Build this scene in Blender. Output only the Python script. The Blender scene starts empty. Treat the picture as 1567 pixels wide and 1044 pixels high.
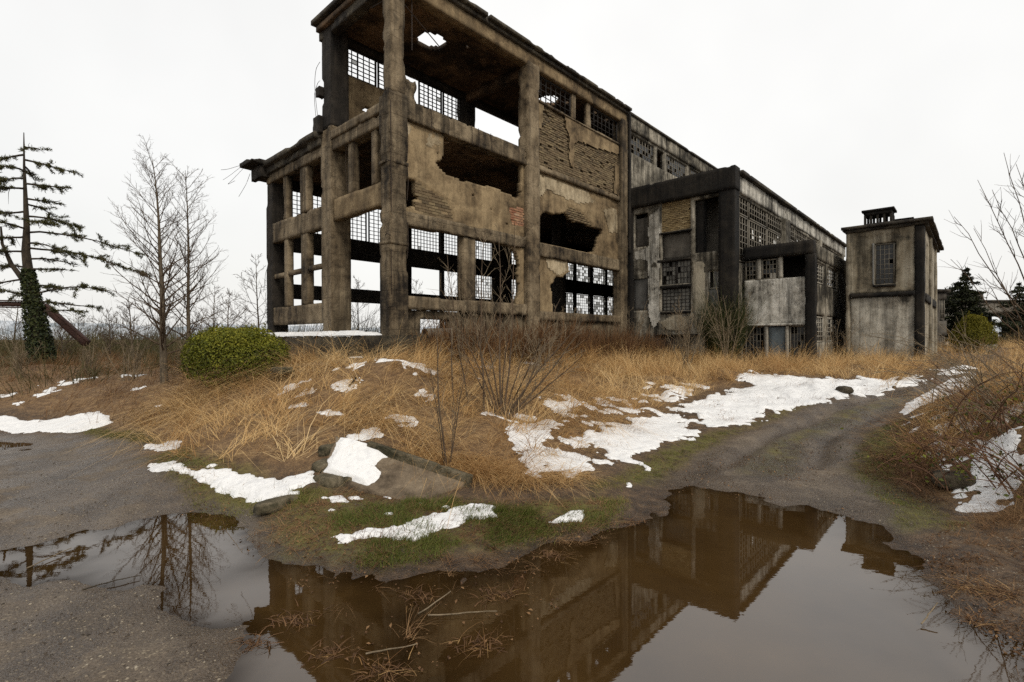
import bpy, math
import numpy as np
from mathutils import Matrix

# ------------------------------------------------------------------ camera, sky, sun, exposure
sc = bpy.context.scene
FPX, PITCH, ROLL, CAMH = 766.87, -.0063, -.0029, 2.2
cd = bpy.data.cameras.new('camera'); cam = bpy.data.objects.new('camera', cd); sc.collection.objects.link(cam)
cd.sensor_width = 36; cd.lens = FPX / 1567 * 36; cd.clip_start = .05; cd.clip_end = 3000
cam.matrix_world = Matrix.Translation((0, 0, CAMH)) @ Matrix.Rotation(math.pi / 2 + PITCH, 4, 'X') @ Matrix.Rotation(ROLL, 4, 'Z')
sc.camera = cam
SUN_EL, SUN_AZ = math.radians(42), math.radians(152)      # azimuth clockwise from +Y (behind the camera, to the right)
w = bpy.data.worlds.new('World'); sc.world = w; w.use_nodes = True
nt = w.node_tree; nt.nodes.clear()
sky = nt.nodes.new('ShaderNodeTexSky'); sky.sky_type = 'NISHITA'; sky.sun_disc = False
sky.sun_elevation = SUN_EL; sky.sun_rotation = SUN_AZ; sky.dust_density = 4; sky.air_density = 1.5
b1 = nt.nodes.new('ShaderNodeBackground'); b1.inputs[1].default_value = .12
b2 = nt.nodes.new('ShaderNodeBackground'); b2.inputs[0].default_value = (.975, .97, .955, 1); b2.inputs[1].default_value = .95
tcw = nt.nodes.new('ShaderNodeTexCoord'); nzw = nt.nodes.new('ShaderNodeTexNoise'); nzw.inputs['Scale'].default_value = 1.6; nzw.inputs['Detail'].default_value = 4; nt.links.new(tcw.outputs['Generated'], nzw.inputs['Vector'])
rw = nt.nodes.new('ShaderNodeValToRGB'); rw.color_ramp.elements[0].position = .3; rw.color_ramp.elements[0].color = (.79, .785, .765, 1); rw.color_ramp.elements[1].position = .7; rw.color_ramp.elements[1].color = (.985, .972, .945, 1); nt.links.new(nzw.outputs[0], rw.inputs[0]); nt.links.new(rw.outputs[0], b2.inputs[0])
mx = nt.nodes.new('ShaderNodeMixShader'); mx.inputs[0].default_value = .9
ow = nt.nodes.new('ShaderNodeOutputWorld')
nt.links.new(sky.outputs[0], b1.inputs[0]); nt.links.new(b1.outputs[0], mx.inputs[1]); nt.links.new(b2.outputs[0], mx.inputs[2]); nt.links.new(mx.outputs[0], ow.inputs[0])
sl = bpy.data.lights.new('sun', 'SUN'); sl.energy = 1.5; sl.angle = math.radians(16); sl.color = (1, .93, .82)
so = bpy.data.objects.new('sun', sl); sc.collection.objects.link(so)
so.rotation_euler = (math.pi / 2 - SUN_EL, 0, math.pi - SUN_AZ)
sc.view_settings.view_transform = 'Standard'; sc.view_settings.look = 'None'; sc.view_settings.exposure = .25; sc.view_settings.gamma = 1
sc.cycles.max_bounces = 5; sc.cycles.diffuse_bounces = 2; sc.cycles.use_denoising = False; sc.cycles.sample_clamp_indirect = 4; sc.cycles.use_adaptive_sampling = True; sc.cycles.adaptive_threshold = .012; sc.cycles.transparent_max_bounces = 6

# ------------------------------------------------------------------ helpers
rng = np.random.default_rng(7)
COL = sc.collection
TH = .7456; OX, OY = -3.464, 13.432
AV = np.array([math.sin(TH), math.cos(TH)]); BV = np.array([-math.cos(TH), math.sin(TH)])
def ray(px, py):
    u, v = px - 783.5, py - 522; c, s = math.cos(ROLL), math.sin(ROLL); u, v = u * c + v * s, -u * s + v * c
    X, up = u / FPX, -v / FPX; c, s = math.cos(PITCH), math.sin(PITCH)
    return np.array([X, c - up * s, s + up * c])
def G(px, py, z):                     # the point at height z seen at a spot of the photograph
    r = ray(px, py); t = (z - CAMH) / r[2]; return np.array([r[0] * t, r[1] * t])
def at(px, py, Y):                    # the point at distance Y
    r = ray(px, py); t = Y / r[1]; return np.array([r[0] * t, Y, CAMH + r[2] * t])
def world(a, b): return np.array([OX, OY]) + a * AV + b * BV

def _h(ix, iy, iz, s):
    h = (ix.astype(np.uint32) * np.uint32(374761393)) ^ (iy.astype(np.uint32) * np.uint32(668265263)) ^ (iz.astype(np.uint32) * np.uint32(2147483647 - 58)) ^ np.uint32((s * 974634777) & 0xffffffff)
    h = (h ^ (h >> np.uint32(13))) * np.uint32(1274126177); h = (h ^ (h >> np.uint32(15))) * np.uint32(2246822519); h ^= h >> np.uint32(16)
    return h.astype(np.float64) / 4294967295.
def vn(P, s=0):
    P = np.asarray(P, float); i = np.floor(P).astype(np.int64); f = P - i; u = f * f * (3 - 2 * f); r = 0
    for dx in (0, 1):
        wx = u[:, 0] if dx else 1 - u[:, 0]
        for dy in (0, 1):
            wy = u[:, 1] if dy else 1 - u[:, 1]
            for dz in (0, 1):
                wz = u[:, 2] if dz else 1 - u[:, 2]
                r = r + wx * wy * wz * _h(i[:, 0] + dx, i[:, 1] + dy, i[:, 2] + dz, s)
    return r * 2 - 1
def fbm(P, s=0, o=4):
    r = 0; a = 1; P = np.asarray(P, float)
    for k in range(o): r = r + a * vn(P * 2 ** k + 17.3 * k, s + k); a *= .5
    return r / 1.9
def p3(x, y, z=0): 
    x = np.asarray(x, float); return np.stack([x, np.asarray(y, float) + 0 * x, np.asarray(z, float) + 0 * x], -1)

def mesh_np(name, V, F, mat, parent=None, smooth=False, attrs=None):
    me = bpy.data.meshes.new(name); V = np.asarray(V, np.float32)
    if isinstance(F, np.ndarray): F = [F]
    nl = sum(f.size for f in F); nf = sum(len(f) for f in F)
    me.vertices.add(len(V)); me.vertices.foreach_set('co', V.ravel())
    me.loops.add(nl); me.loops.foreach_set('vertex_index', np.concatenate([f.ravel() for f in F]).astype(np.int32))
    st = []; o = 0
    for f in F: st.append(o + np.arange(len(f)) * f.shape[1]); o += f.size
    me.polygons.add(nf); me.polygons.foreach_set('loop_start', np.concatenate(st).astype(np.int32))
    if smooth: me.polygons.foreach_set('use_smooth', np.ones(nf, bool))
    me.update(calc_edges=True)
    for k, a in (attrs or {}).items():
        if a.ndim == 1: at_ = me.attributes.new(k, 'FLOAT', 'POINT'); at_.data.foreach_set('value', a.astype(np.float32))
        else: at_ = me.attributes.new(k, 'FLOAT_COLOR', 'POINT'); at_.data.foreach_set('color', np.c_[a, np.ones(len(a))].astype(np.float32).ravel())
    me.materials.append(mat)
    return link(name, me, parent)
def link(name, me, parent=None):
    o = bpy.data.objects.new(name, me); COL.objects.link(o)
    if parent: o.parent = parent
    return o
def tag(o, label=None, cat=None, group=None, kind=None):
    if label: o['label'] = label
    if cat: o['category'] = cat
    if group: o['group'] = group
    if kind: o['kind'] = kind
    return o
def thing(name, label, cat, loc=(0, 0, 0), rz=0, group=None):
    o = bpy.data.objects.new(name, None); COL.objects.link(o); o.location = loc; o.rotation_euler = (0, 0, rz); o.empty_display_size = .3
    return tag(o, label, cat, group)
class MB:
    def __init__(s): s.V = []; s.F = {}; s.n = 0; s.A = []
    def add(s, V, F, a=None):
        V = np.asarray(V, float)
        for f in (F if isinstance(F, list) else [F]):
            f = np.asarray(f); s.F.setdefault(f.shape[1], []).append(f + s.n)
        s.V.append(V); s.n += len(V)
        if a is not None: s.A.append(np.broadcast_to(a, (len(V),)) if np.ndim(a) < 2 else a)
        return s
    def build(s, name, mat, parent=None, smooth=False, attr=None):
        return mesh_np(name, np.concatenate(s.V), [np.concatenate(v) for v in s.F.values()], mat, parent, smooth, {attr: np.concatenate(s.A)} if s.A and attr else None)
BOXF = np.array([[0, 3, 2, 1], [4, 5, 6, 7], [0, 1, 5, 4], [1, 2, 6, 5], [2, 3, 7, 6], [3, 0, 4, 7]])
def boxv(x0, x1, y0, y1, z0, z1):
    return np.array([[x0, y0, z0], [x1, y0, z0], [x1, y1, z0], [x0, y1, z0], [x0, y0, z1], [x1, y0, z1], [x1, y1, z1], [x0, y1, z1]], float)
UNIT = None
def unit_box():
    global UNIT
    if UNIT is None:
        UNIT = {}
    return UNIT
def shared_box(name, mat, parent, c, size):
    u = unit_box()
    if mat.name not in u:
        me = bpy.data.meshes.new(name); me.from_pydata(boxv(-.5, .5, -.5, .5, -.5, .5).tolist(), [], BOXF.tolist()); me.materials.append(mat); u[mat.name] = me
    o = link(name, u[mat.name], parent); o.location = c; o.scale = size
    return o
def rbox(x0, x1, y0, y1, z0, z1, step=.12, amp=.015, chip=.06, seed=0):
    """a box cut into small faces, weathered, with broken edges"""
    step *= 1.12; chip *= .62; amp *= .75
    L = np.array([x1 - x0, y1 - y0, z1 - z0]); n = np.maximum(1, np.ceil(L / step).astype(int)); lo = np.array([x0, y0, z0])
    Vs = []; Fs = []; o = 0
    for ax in range(3):
        i, j = [(1, 2), (2, 0), (0, 1)][ax]
        gi, gj = np.meshgrid(np.arange(n[i] + 1), np.arange(n[j] + 1), indexing='ij')
        idx = np.arange(gi.size).reshape(gi.shape)
        q = np.stack([idx[:-1, :-1], idx[1:, :-1], idx[1:, 1:], idx[:-1, 1:]], -1).reshape(-1, 4)
        for side in (0, 1):
            K = np.zeros((gi.size, 3), int); K[:, i] = gi.ravel(); K[:, j] = gj.ravel(); K[:, ax] = n[ax] * side
            Vs.append(K); Fs.append((q if side else q[:, ::-1]) + o); o += len(K)
    K = np.concatenate(Vs); F = np.concatenate(Fs); key = (K[:, 0] * 100003 + K[:, 1]) * 100003 + K[:, 2]
    _, fi, inv = np.unique(key, return_index=True, return_inverse=True); K = K[fi]; F = inv.reshape(-1)[F]
    t = K / n; P = lo + t * L
    d = np.minimum(t, 1 - t) * L; ds = np.sort(d, 1); ed = ds[:, 1]           # distance to the nearest edge
    c = lo + L / 2; dirc = np.sign(P - c) * (d < 1e-6)
    nz = fbm(P * 6.5 + seed * 7.7, seed, 3); nb = fbm(P * 4.2 + seed * 3.3, seed + 9, 3); nl = fbm(P * .8 + seed * 1.9, seed + 19, 4)
    ins = amp * .25 * nz + chip * np.clip(1.3 - ed / (chip * 1.5), 0, 1) * np.clip(nb * 7 - 2.4, 0, 1.3) + amp * 1.7 * np.clip(nl * 14 - 3.4, 0, 1)
    return P - dirc * ins[:, None], F
def pip(X, Y, poly):
    poly = np.asarray(poly, float); r = np.zeros(X.shape, bool); n = len(poly)
    for i in range(n):
        x1, y1 = poly[i]; x2, y2 = poly[i - 1]
        with np.errstate(divide='ignore', invalid='ignore'):
            r ^= ((y1 > Y) != (y2 > Y)) & (X < (x2 - x1) * (Y - y1) / (y2 - y1 + 1e-12) + x1)
    return r
def sdf(X, Y, poly):
    poly = np.asarray(poly, float); d = np.full(X.shape, 1e9); n = len(poly)
    for i in range(n):
        a = poly[i]; b = poly[i - 1]; e = b - a; wx, wy = X - a[0], Y - a[1]
        t = np.clip((wx * e[0] + wy * e[1]) / (e @ e + 1e-12), 0, 1); d = np.minimum(d, np.hypot(wx - e[0] * t, wy - e[1] * t))
    return np.where(pip(X, Y, poly), d, -d)
def sst(a, b, x): t = np.clip((x - a) / (b - a), 0, 1); return t * t * (3 - 2 * t)
def panel(axis, nrm, u0, u1, v0, v1, th=.2, step=.06, holes=(), insets=(), amp=.012, jag=.07, seed=0):
    """a wall slab with ragged holes and patches where the render has come away. axis A: u is x, normal y; axis B: u is y, normal x"""
    step *= 1.2
    nu, nv = max(1, int(round(abs(u1 - u0) / step))), max(1, int(round((v1 - v0) / step)))
    U, V = np.meshgrid(np.linspace(u0, u1, nu + 1), np.linspace(v0, v1, nv + 1), indexing='ij')
    Uc = (U[:-1, :-1] + U[1:, 1:]) / 2; Vc = (V[:-1, :-1] + V[1:, 1:]) / 2
    def jit(X, Y):
        q = p3(X.ravel() * 2.5, Y.ravel() * 2.5, seed); return X + jag * fbm(q, seed + 3, 4).reshape(X.shape), Y + jag * fbm(q + 50, seed + 5, 4).reshape(X.shape)
    Uj, Vj = jit(Uc, Vc); solid = np.ones(Uc.shape, bool)
    for h in holes:
        if isinstance(h[0], str): solid &= ~((Uc > min(h[1:3])) & (Uc < max(h[1:3])) & (Vc > h[3]) & (Vc < h[4]))
        else: solid &= ~pip(Uj, Vj, h)
    dep = amp * fbm(p3(U.ravel() * 1.7, V.ravel() * 1.7, seed + 2), seed + 1, 5).reshape(U.shape)
    Uj, Vj = jit(U, V)
    for poly, dd in insets: dep = dep + dd * (pip(Uj, Vj, poly) if not isinstance(poly[0], str) else ((U > min(poly[1:3])) & (U < max(poly[1:3])) & (V > poly[3]) & (V < poly[4])))
    f = np.stack([U, nrm + dep, V], -1).reshape(-1, 3); bk = np.stack([U, nrm + th + 0 * U, V], -1).reshape(-1, 3)
    idx = np.arange(U.size).reshape(U.shape); B = U.size
    q = np.stack([idx[:-1, :-1], idx[1:, :-1], idx[1:, 1:], idx[:-1, 1:]], -1)
    s = solid; Fq = [q[s], (q[s] + B)[:, ::-1]]
    pad = np.zeros((nu + 2, nv + 2), bool); pad[1:-1, 1:-1] = s
    for (di, dj), (k0, k1) in {(-1, 0): (3, 0), (1, 0): (1, 2), (0, -1): (0, 1), (0, 1): (2, 3)}.items():
        nb = pad[1 + di:nu + 1 + di, 1 + dj:nv + 1 + dj]; e = q[s & ~nb]
        Fq.append(np.stack([e[:, k1], e[:, k0], e[:, k0] + B, e[:, k1] + B], -1))
    P = np.concatenate([f, bk]); F = np.concatenate(Fq)
    if axis == 'B': P = P[:, [1, 0, 2]]; F = F[:, ::-1]
    us, inv = np.unique(F, return_inverse=True)
    return P[us], inv.reshape(F.shape)

class TB:                                # many tubes, made in batches
    def __init__(s): s.g = {}
    def add(s, pts, r, sides=4):
        pts = np.asarray(pts, float); s.g.setdefault((len(pts), sides), []).append((pts, np.broadcast_to(np.asarray(r, float), (len(pts),))))
    def mesh(s):
        Vs = []; Fs = []; o = 0
        for (n, k), L in s.g.items():
            P = np.stack([l[0] for l in L]); R = np.stack([l[1] for l in L]); T = len(L)
            t = np.gradient(P, axis=1); t /= np.linalg.norm(t, axis=2, keepdims=True) + 1e-9
            ref = np.where(np.abs(t[..., 2:3]) > .9, np.array([1., 0, 0]), np.array([0, 0, 1.]))
            u = np.cross(t, ref); u /= np.linalg.norm(u, axis=2, keepdims=True) + 1e-9; v = np.cross(t, u)
            a = np.arange(k) * 2 * math.pi / k
            ring = P[:, :, None] + R[:, :, None, None] * (np.cos(a)[:, None] * u[:, :, None] + np.sin(a)[:, None] * v[:, :, None])
            idx = np.arange(T * n * k).reshape(T, n, k); nx = np.roll(idx, -1, 2)
            Fs.append(np.stack([idx[:, :-1], nx[:, :-1], nx[:, 1:], idx[:, 1:]], -1).reshape(-1, 4) + o); Vs.append(ring.reshape(-1, 3)); o += T * n * k
        return np.concatenate(Vs), np.concatenate(Fs)
    def build(s, name, mat, parent=None): 
        V, F = s.mesh(); return mesh_np(name, V, F, mat, parent, True)

# ------------------------------------------------------------------ materials
def newmat(name):
    m = bpy.data.materials.new(name); m.use_nodes = True; nt = m.node_tree; b = nt.nodes['Principled BSDF']; b.inputs['Roughness'].default_value = .9
    b.inputs['Specular IOR Level'].default_value = .25
    return m, nt, b
class NT:
    def __init__(s, nt): s.nt = nt; s.co = nt.nodes.new('ShaderNodeTexCoord')
    def n(s, t, **k):
        o = s.nt.nodes.new(t)
        for a, v in k.items(): setattr(o, a, v)
        return o
    def l(s, a, b): s.nt.links.new(a, b)
    def noise(s, scale, detail=5, rough=.6, vec=None, dist=0):
        o = s.n('ShaderNodeTexNoise'); o.inputs['Scale'].default_value = scale; o.inputs['Detail'].default_value = detail; o.inputs['Roughness'].default_value = rough; o.inputs['Distortion'].default_value = dist
        s.l(vec if vec is not None else s.co.outputs['Object'], o.inputs['Vector']); return o.outputs[0]
    def mapv(s, scale, loc=(0, 0, 0)):
        o = s.n('ShaderNodeMapping'); o.inputs['Scale'].default_value = scale; o.inputs['Location'].default_value = loc; s.l(s.co.outputs['Object'], o.inputs['Vector']); return o.outputs[0]
    def math(s, op, a, b=None, clamp=False):
        o = s.n('ShaderNodeMath', operation=op); o.use_clamp = clamp
        for i, x in enumerate((a, b)):
            if x is None: continue
            if isinstance(x, (int, float)): o.inputs[i].default_value = x
            else: s.l(x, o.inputs[i])
        return o.outputs[0]
    def ramp(s, f, stops):
        o = s.n('ShaderNodeValToRGB'); s.l(f, o.inputs[0]); e = o.color_ramp.elements
        while len(e) < len(stops): e.new(.5)
        for el, (p, c) in zip(e, stops): el.position = p; el.color = (*c, 1) if len(c) == 3 else c
        return o.outputs[0]
    def mix(s, f, a, b, mode='MIX'):
        o = s.n('ShaderNodeMix', data_type='RGBA', blend_type=mode); 
        for i, x in ((0, f), (6, a), (7, b)):
            if isinstance(x, (int, float)): o.inputs[i].default_value = x
            elif isinstance(x, tuple): o.inputs[i].default_value = (*x, 1)
            else: s.l(x, o.inputs[i])
        return o.outputs[2]
    def bump(s, h, bsdf, st=.4, d=.02):
        o = s.n('ShaderNodeBump'); o.inputs['Strength'].default_value = st; o.inputs['Distance'].default_value = d; s.l(h, o.inputs['Height']); s.l(o.outputs[0], bsdf.inputs['Normal'])
    def attr(s, name): o = s.n('ShaderNodeAttribute'); o.attribute_name = name; return o
g3 = lambda v: (v, v, v)
def concrete(name, dark, mid, light, streak=.35, bias=0., grime=.6, sc_=1., crack=.5, bump=.5, seed=0, form=.0):
    m, nt, b = newmat(name); N = NT(nt); L = (seed * 3.1, seed * 5.3, seed * 1.7)
    v = N.mapv((sc_, sc_, sc_), L); n1 = N.noise(.45, 4, .62, v, .5); n2 = N.noise(2.3, 6, .7, v, .4); n3 = N.noise(1.3, 4, .68, N.mapv((2.6 * sc_, 2.6 * sc_, .11 * sc_), L))
    f = N.math('ADD', N.math('MULTIPLY', n1, .5), N.math('MULTIPLY', n2, .5 - streak * .35)); f = N.math('ADD', f, N.math('MULTIPLY', n3, streak * .7)); f = N.math('ADD', f, bias - streak * .17)
    c = N.ramp(f, [(.40, dark), (.47, mid), (.525, tuple(x * .6 + y * .4 for x, y in zip(mid, light))), (.59, light)])
    spots = N.ramp(N.noise(3.2, 5, .72, v, .6), [(.33, g3(1 - grime)), (.50, g3(1))]); c = N.mix(1, c, spots, 'MULTIPLY')
    fine = N.noise(28, 3, .7, v); c = N.mix(.3, c, N.ramp(fine, [(.35, g3(.5)), (.65, g3(1.4))]), 'MULTIPLY')
    drip = N.ramp(N.noise(1.1, 4, .7, N.mapv((2.3 * sc_, 2.3 * sc_, .16 * sc_), L)), [(.36, g3(max(.1, 1 - streak * 1.5))), (.52, g3(1))]); c = N.mix(1, c, drip, 'MULTIPLY')
    sz = N.n('ShaderNodeSeparateXYZ'); N.l(v, sz.inputs[0]); ln = N.math('FRACT', N.math('ADD', N.math('MULTIPLY', sz.outputs[2], 1.45), N.math('MULTIPLY', n2, .05))); ln = N.ramp(ln, [(.0, g3(.45)), (.03, g3(1))]); c = N.mix(form, c, ln, 'MULTIPLY')
    vo = N.n('ShaderNodeTexVoronoi', feature='DISTANCE_TO_EDGE'); vo.inputs['Scale'].default_value = .8
    dv = N.n('ShaderNodeVectorMath', operation='ADD'); N.l(v, dv.inputs[0]); nn = N.n('ShaderNodeTexNoise'); nn.inputs['Scale'].default_value = 3; nn.inputs['Detail'].default_value = 3; N.l(v, nn.inputs['Vector']); N.l(nn.outputs[1], dv.inputs[1]); N.l(dv.outputs[0], vo.inputs['Vector'])
    ck = N.math('MAXIMUM', N.ramp(vo.outputs[0], [(.004, g3(0)), (.014, g3(1))]), N.ramp(N.noise(.9, 3, .5, v), [(.42, g3(1 - crack)), (.55, g3(1))])); 
    c = N.mix(1, c, N.mix(.7, (1, 1, 1), ck), 'MULTIPLY')
    N.l(c, b.inputs['Base Color']); h = N.math('ADD', N.math('MULTIPLY', n2, 1.2), N.math('MULTIPLY', fine, .5)); h = N.math('ADD', h, N.math('MULTIPLY', ck, .3)); h = N.math('ADD', h, N.math('MULTIPLY', ln, form)); N.bump(h, b, bump, .04)
    return m
M = {}
M['plaster'] = concrete('tan_render', (.05, .035, .019), (.15, .106, .058), (.29, .215, .122), .22, .0, .25, 1, .5, .25, 1)
M['concrete'] = concrete('weathered_concrete', (.03, .022, .014), (.115, .085, .051), (.25, .195, .125), .38, .005, .4, 1, .6, .5, 2, .55)
M['rough'] = concrete('spalled_concrete', (.026, .019, .012), (.10, .075, .046), (.23, .18, .115), .4, .0, .5, 1.3, .7, .8, 3, .5)
M['shade_dark'] = concrete('shade_dark_concrete', (.012, .010, .008), (.022, .018, .014), (.05, .04, .03), .3, .0, .4, 1, .3, .4, 4)  # shade of the backlit interior put into the base colour, hence near black
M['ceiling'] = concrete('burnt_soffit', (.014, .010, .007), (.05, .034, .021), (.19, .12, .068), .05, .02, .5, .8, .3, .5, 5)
M['blackened'] = concrete('blackened_concrete', (.005, .0045, .004), (.010, .0085, .007), (.028, .023, .017), .4, .0, .4, 1, .3, .4, 6)
M['grey_plaster'] = concrete('grey_flaking_render', (.022, .019, .014), (.10, .088, .066), (.36, .325, .26), .5, .0, .5, 1.1, .5, .6, 7)
M['pale_plaster'] = concrete('pale_flaking_render', (.05, .045, .037), (.33, .31, .265), (.56, .535, .475), .5, .02, .5, 1.2, .5, .6, 8)
M['tower'] = concrete('tower_render', (.045, .04, .03), (.19, .158, .108), (.35, .31, .235), .45, .03, .4, .8, .4, .35, 9)
M['tower_low'] = concrete('grey_tower_render', (.06, .053, .042), (.25, .225, .18), (.44, .41, .345), .35, .02, .4, 1.0, .5, .5, 19)
M['pale_tan'] = concrete('pale_tan_render', (.10, .075, .045), (.25, .195, .12), (.42, .345, .23), .25, .03, .3, 1.3, .4, .3, 20)
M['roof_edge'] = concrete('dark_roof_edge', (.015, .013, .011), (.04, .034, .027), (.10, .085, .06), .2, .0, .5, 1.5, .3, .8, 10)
M['panel_brown'] = concrete('brown_boarding', (.03, .026, .022), (.06, .052, .043), (.10, .09, .075), .3, .03, .3, .8, .2, .2, 11)
M['panel_grey'] = concrete('grey_boarding', (.07, .066, .06), (.12, .115, .105), (.18, .175, .16), .3, .03, .3, .8, .2, .2, 12)
M['foundation'] = concrete('mossy_foundation', (.02, .016, .011), (.05, .04, .025), (.11, .09, .06), .2, .0, .7, 1.5, .4, 1, 13)
M['slab'] = concrete('slab_concrete', (.055, .040, .025), (.12, .09, .06), (.20, .155, .105), .0, .02, .3, 1.5, .3, .3, 14)
M['rock'] = concrete('mossy_stone', (.03, .028, .014), (.09, .075, .045), (.2, .165, .11), .0, .0, .5, 3, .3, .8, 15)
M['far_concrete'] = concrete('far_concrete', (.10, .09, .075), (.2, .18, .15), (.32, .3, .26), .3, .03, .4, .4, .3, .3, 16)
def brickmat(name, cols):
    m, nt, b = newmat(name); N = NT(nt); oi = N.n('ShaderNodeObjectInfo')
    geo = N.noise(14, 5); rnd = N.noise(3.3, 4, .7, N.co.outputs['Object'])
    at_ = N.attr('tone'); s = N.math('FRACT', N.math('ADD', oi.outputs['Random'], at_.outputs['Fac']))
    c = N.ramp(s, [(i / (len(cols) - 1), x) for i, x in enumerate(cols)]); c = N.mix(.6, c, N.ramp(geo, [(.3, g3(.45)), (.7, g3(1.3))]), 'MULTIPLY'); N.l(c, b.inputs['Base Color']); N.bump(geo, b, .6, .01); return m
M['brick'] = brickmat('tan_brick', [(.10, .07, .04), (.17, .125, .072), (.13, .095, .055), (.21, .16, .09), (.08, .06, .037)])
M['red_brick'] = brickmat('red_brick', [(.30, .13, .07), (.36, .22, .13), (.22, .09, .05), (.42, .30, .2), (.26, .12, .07)])
M['pale_brick'] = brickmat('ochre_brick', [(.22, .155, .075), (.30, .22, .11), (.18, .125, .06), (.34, .26, .14), (.15, .10, .05)])
def plain(name, col, rough=.8, metal=0, vary=.3, scale=6):
    m, nt, b = newmat(name); N = NT(nt); n = N.noise(scale, 6, .65); N.l(N.mix(1, col, N.ramp(n, [(.3, g3(1 - vary)), (.7, g3(1 + vary))]), 'MULTIPLY'), b.inputs['Base Color']); b.inputs['Roughness'].default_value = rough; b.inputs['Metallic'].default_value = metal; N.bump(n, b, .3, .01); return m
M['dark_steel'] = plain('dark_window_steel', (.018, .015, .013), .7)
M['pale_steel'] = plain('weathered_window_steel', (.13, .115, .09), .7)
M['white_steel'] = plain('pale_window_frame', (.26, .24, .2), .7)
M['rust'] = plain('rusty_steel', (.05, .024, .018), .8, 0, .5, 4)
M['wire'] = plain('rusty_wire', (.03, .02, .014), .7)
def glassmat(name, col, tr, rough=.25):
    m, nt, b = newmat(name); N = NT(nt); n = N.noise(5, 6, .7); oi = N.n('ShaderNodeObjectInfo')
    c = N.mix(1, col, N.ramp(n, [(.3, g3(.5)), (.7, g3(1.3))]), 'MULTIPLY'); c = N.mix(.8, c, N.ramp(oi.outputs['Random'], [(0, g3(.4)), (1, g3(1.4))]), 'MULTIPLY'); N.l(c, b.inputs['Base Color']); b.inputs['Roughness'].default_value = rough; b.inputs['Specular IOR Level'].default_value = .5; b.inputs['Transmission Weight'].default_value = 0
    t = N.n('ShaderNodeBsdfTranslucent'); t.inputs[0].default_value = (.8, .8, .76, 1); tp = N.n('ShaderNodeBsdfTransparent'); m1 = N.n('ShaderNodeMixShader'); m1.inputs[0].default_value = .5; N.l(t.outputs[0], m1.inputs[1]); N.l(tp.outputs[0], m1.inputs[2])
    m2 = N.n('ShaderNodeMixShader'); m2.inputs[0].default_value = tr; out = nt.nodes['Material Output']; N.l(b.outputs[0], m2.inputs[1]); N.l(m1.outputs[0], m2.inputs[2]); N.l(m2.outputs[0], out.inputs[0]); return m
M['dirty_glass'] = glassmat('dirty_glass', (.14, .14, .12), .72)
M['grey_glass'] = glassmat('grimy_grey_glass', (.13, .125, .11), .05, .3)
M['dark_glass'] = glassmat('dark_glass', (.012, .013, .013), .03, .5)
def blademat(name, cols, trans=.25, attr='tone'):
    m, nt, b = newmat(name); N = NT(nt); c = N.ramp(N.attr(attr).outputs['Fac'], [(i / (len(cols) - 1), x) for i, x in enumerate(cols)]); N.l(c, b.inputs['Base Color']); b.inputs['Roughness'].default_value = .65
    t = N.n('ShaderNodeBsdfTranslucent'); N.l(c, t.inputs[0]); mx = N.n('ShaderNodeMixShader'); mx.inputs[0].default_value = trans; N.l(b.outputs[0], mx.inputs[1]); N.l(t.outputs[0], mx.inputs[2]); N.l(mx.outputs[0], nt.nodes['Material Output'].inputs[0]); return m
M['straw'] = blademat('dry_straw', [(.13, .06, .022), (.31, .17, .066), (.49, .30, .125), (.66, .455, .21), (.78, .60, .34)], .35)
M['bracken'] = blademat('dead_bracken', [(.06, .03, .015), (.135, .07, .031), (.225, .125, .056), (.32, .195, .092), (.42, .29, .155)])
M['olive'] = blademat('olive_scrub', [(.03, .028, .012), (.055, .05, .02), (.08, .07, .028), (.12, .095, .045), (.16, .12, .06)])
M['green_grass'] = blademat('short_green_grass', [(.04, .05, .009), (.075, .09, .013), (.11, .12, .022), (.16, .14, .04), (.22, .15, .065)])
M['laurel'] = blademat('laurel_leaves', [(.016, .022, .004), (.045, .055, .006), (.105, .115, .010), (.18, .18, .016), (.28, .25, .03)], .2)
M['ivy'] = blademat('ivy_leaves', [(.008, .012, .004), (.016, .024, .006), (.03, .038, .010), (.045, .05, .012)], .1)
M['needles'] = blademat('cedar_needles', [(.025, .026, .010), (.05, .05, .016), (.08, .078, .024), (.11, .10, .035)], .2)
M['dark_needles'] = blademat('dark_needles', [(.008, .011, .005), (.016, .02, .008), (.028, .032, .012), (.045, .05, .018)], .1)
M['yellow_leaf'] = blademat('yellow_green_leaves', [(.06, .06, .006), (.11, .105, .008), (.17, .15, .012), (.23, .19, .02)], .25)
M['broom'] = blademat('broom_stems', [(.018, .024, .008), (.035, .042, .012), (.055, .06, .018), (.09, .085, .03)], .1)
def bark(name, a, b_):
    m, nt, b = newmat(name); N = NT(nt); n = N.noise(9, 8, .7, N.mapv((1, 1, .35))); N.l(N.ramp(n, [(.35, a), (.65, b_)]), b.inputs['Base Color']); N.bump(n, b, .8, .02); return m
M['alder_bark'] = bark('alder_bark', (.035, .027, .018), (.16, .125, .085)); M['twig'] = bark('twigs', (.045, .030, .020), (.12, .085, .055)); M['dark_bark'] = bark('dark_bark', (.018, .014, .010), (.06, .046, .03)); M['pale_twig'] = bark('pale_twigs', (.09, .068, .042), (.24, .185, .12)); M['cane'] = bark('bramble_canes', (.06, .028, .018), (.2, .11, .06))
def snowmat():
    m, nt, b = newmat('snow'); N = NT(nt); n = N.noise(9, 6, .6); f = N.noise(90, 4, .6); c = N.ramp(n, [(.3, (.64, .64, .645)), (.5, (.76, .757, .75))]); N.l(c, b.inputs['Base Color']); b.inputs['Roughness'].default_value = .6; b.inputs['Subsurface Weight'].default_value = .0; N.bump(N.math('ADD', n, N.math('MULTIPLY', f, .3)), b, .55, .05); return m
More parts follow.
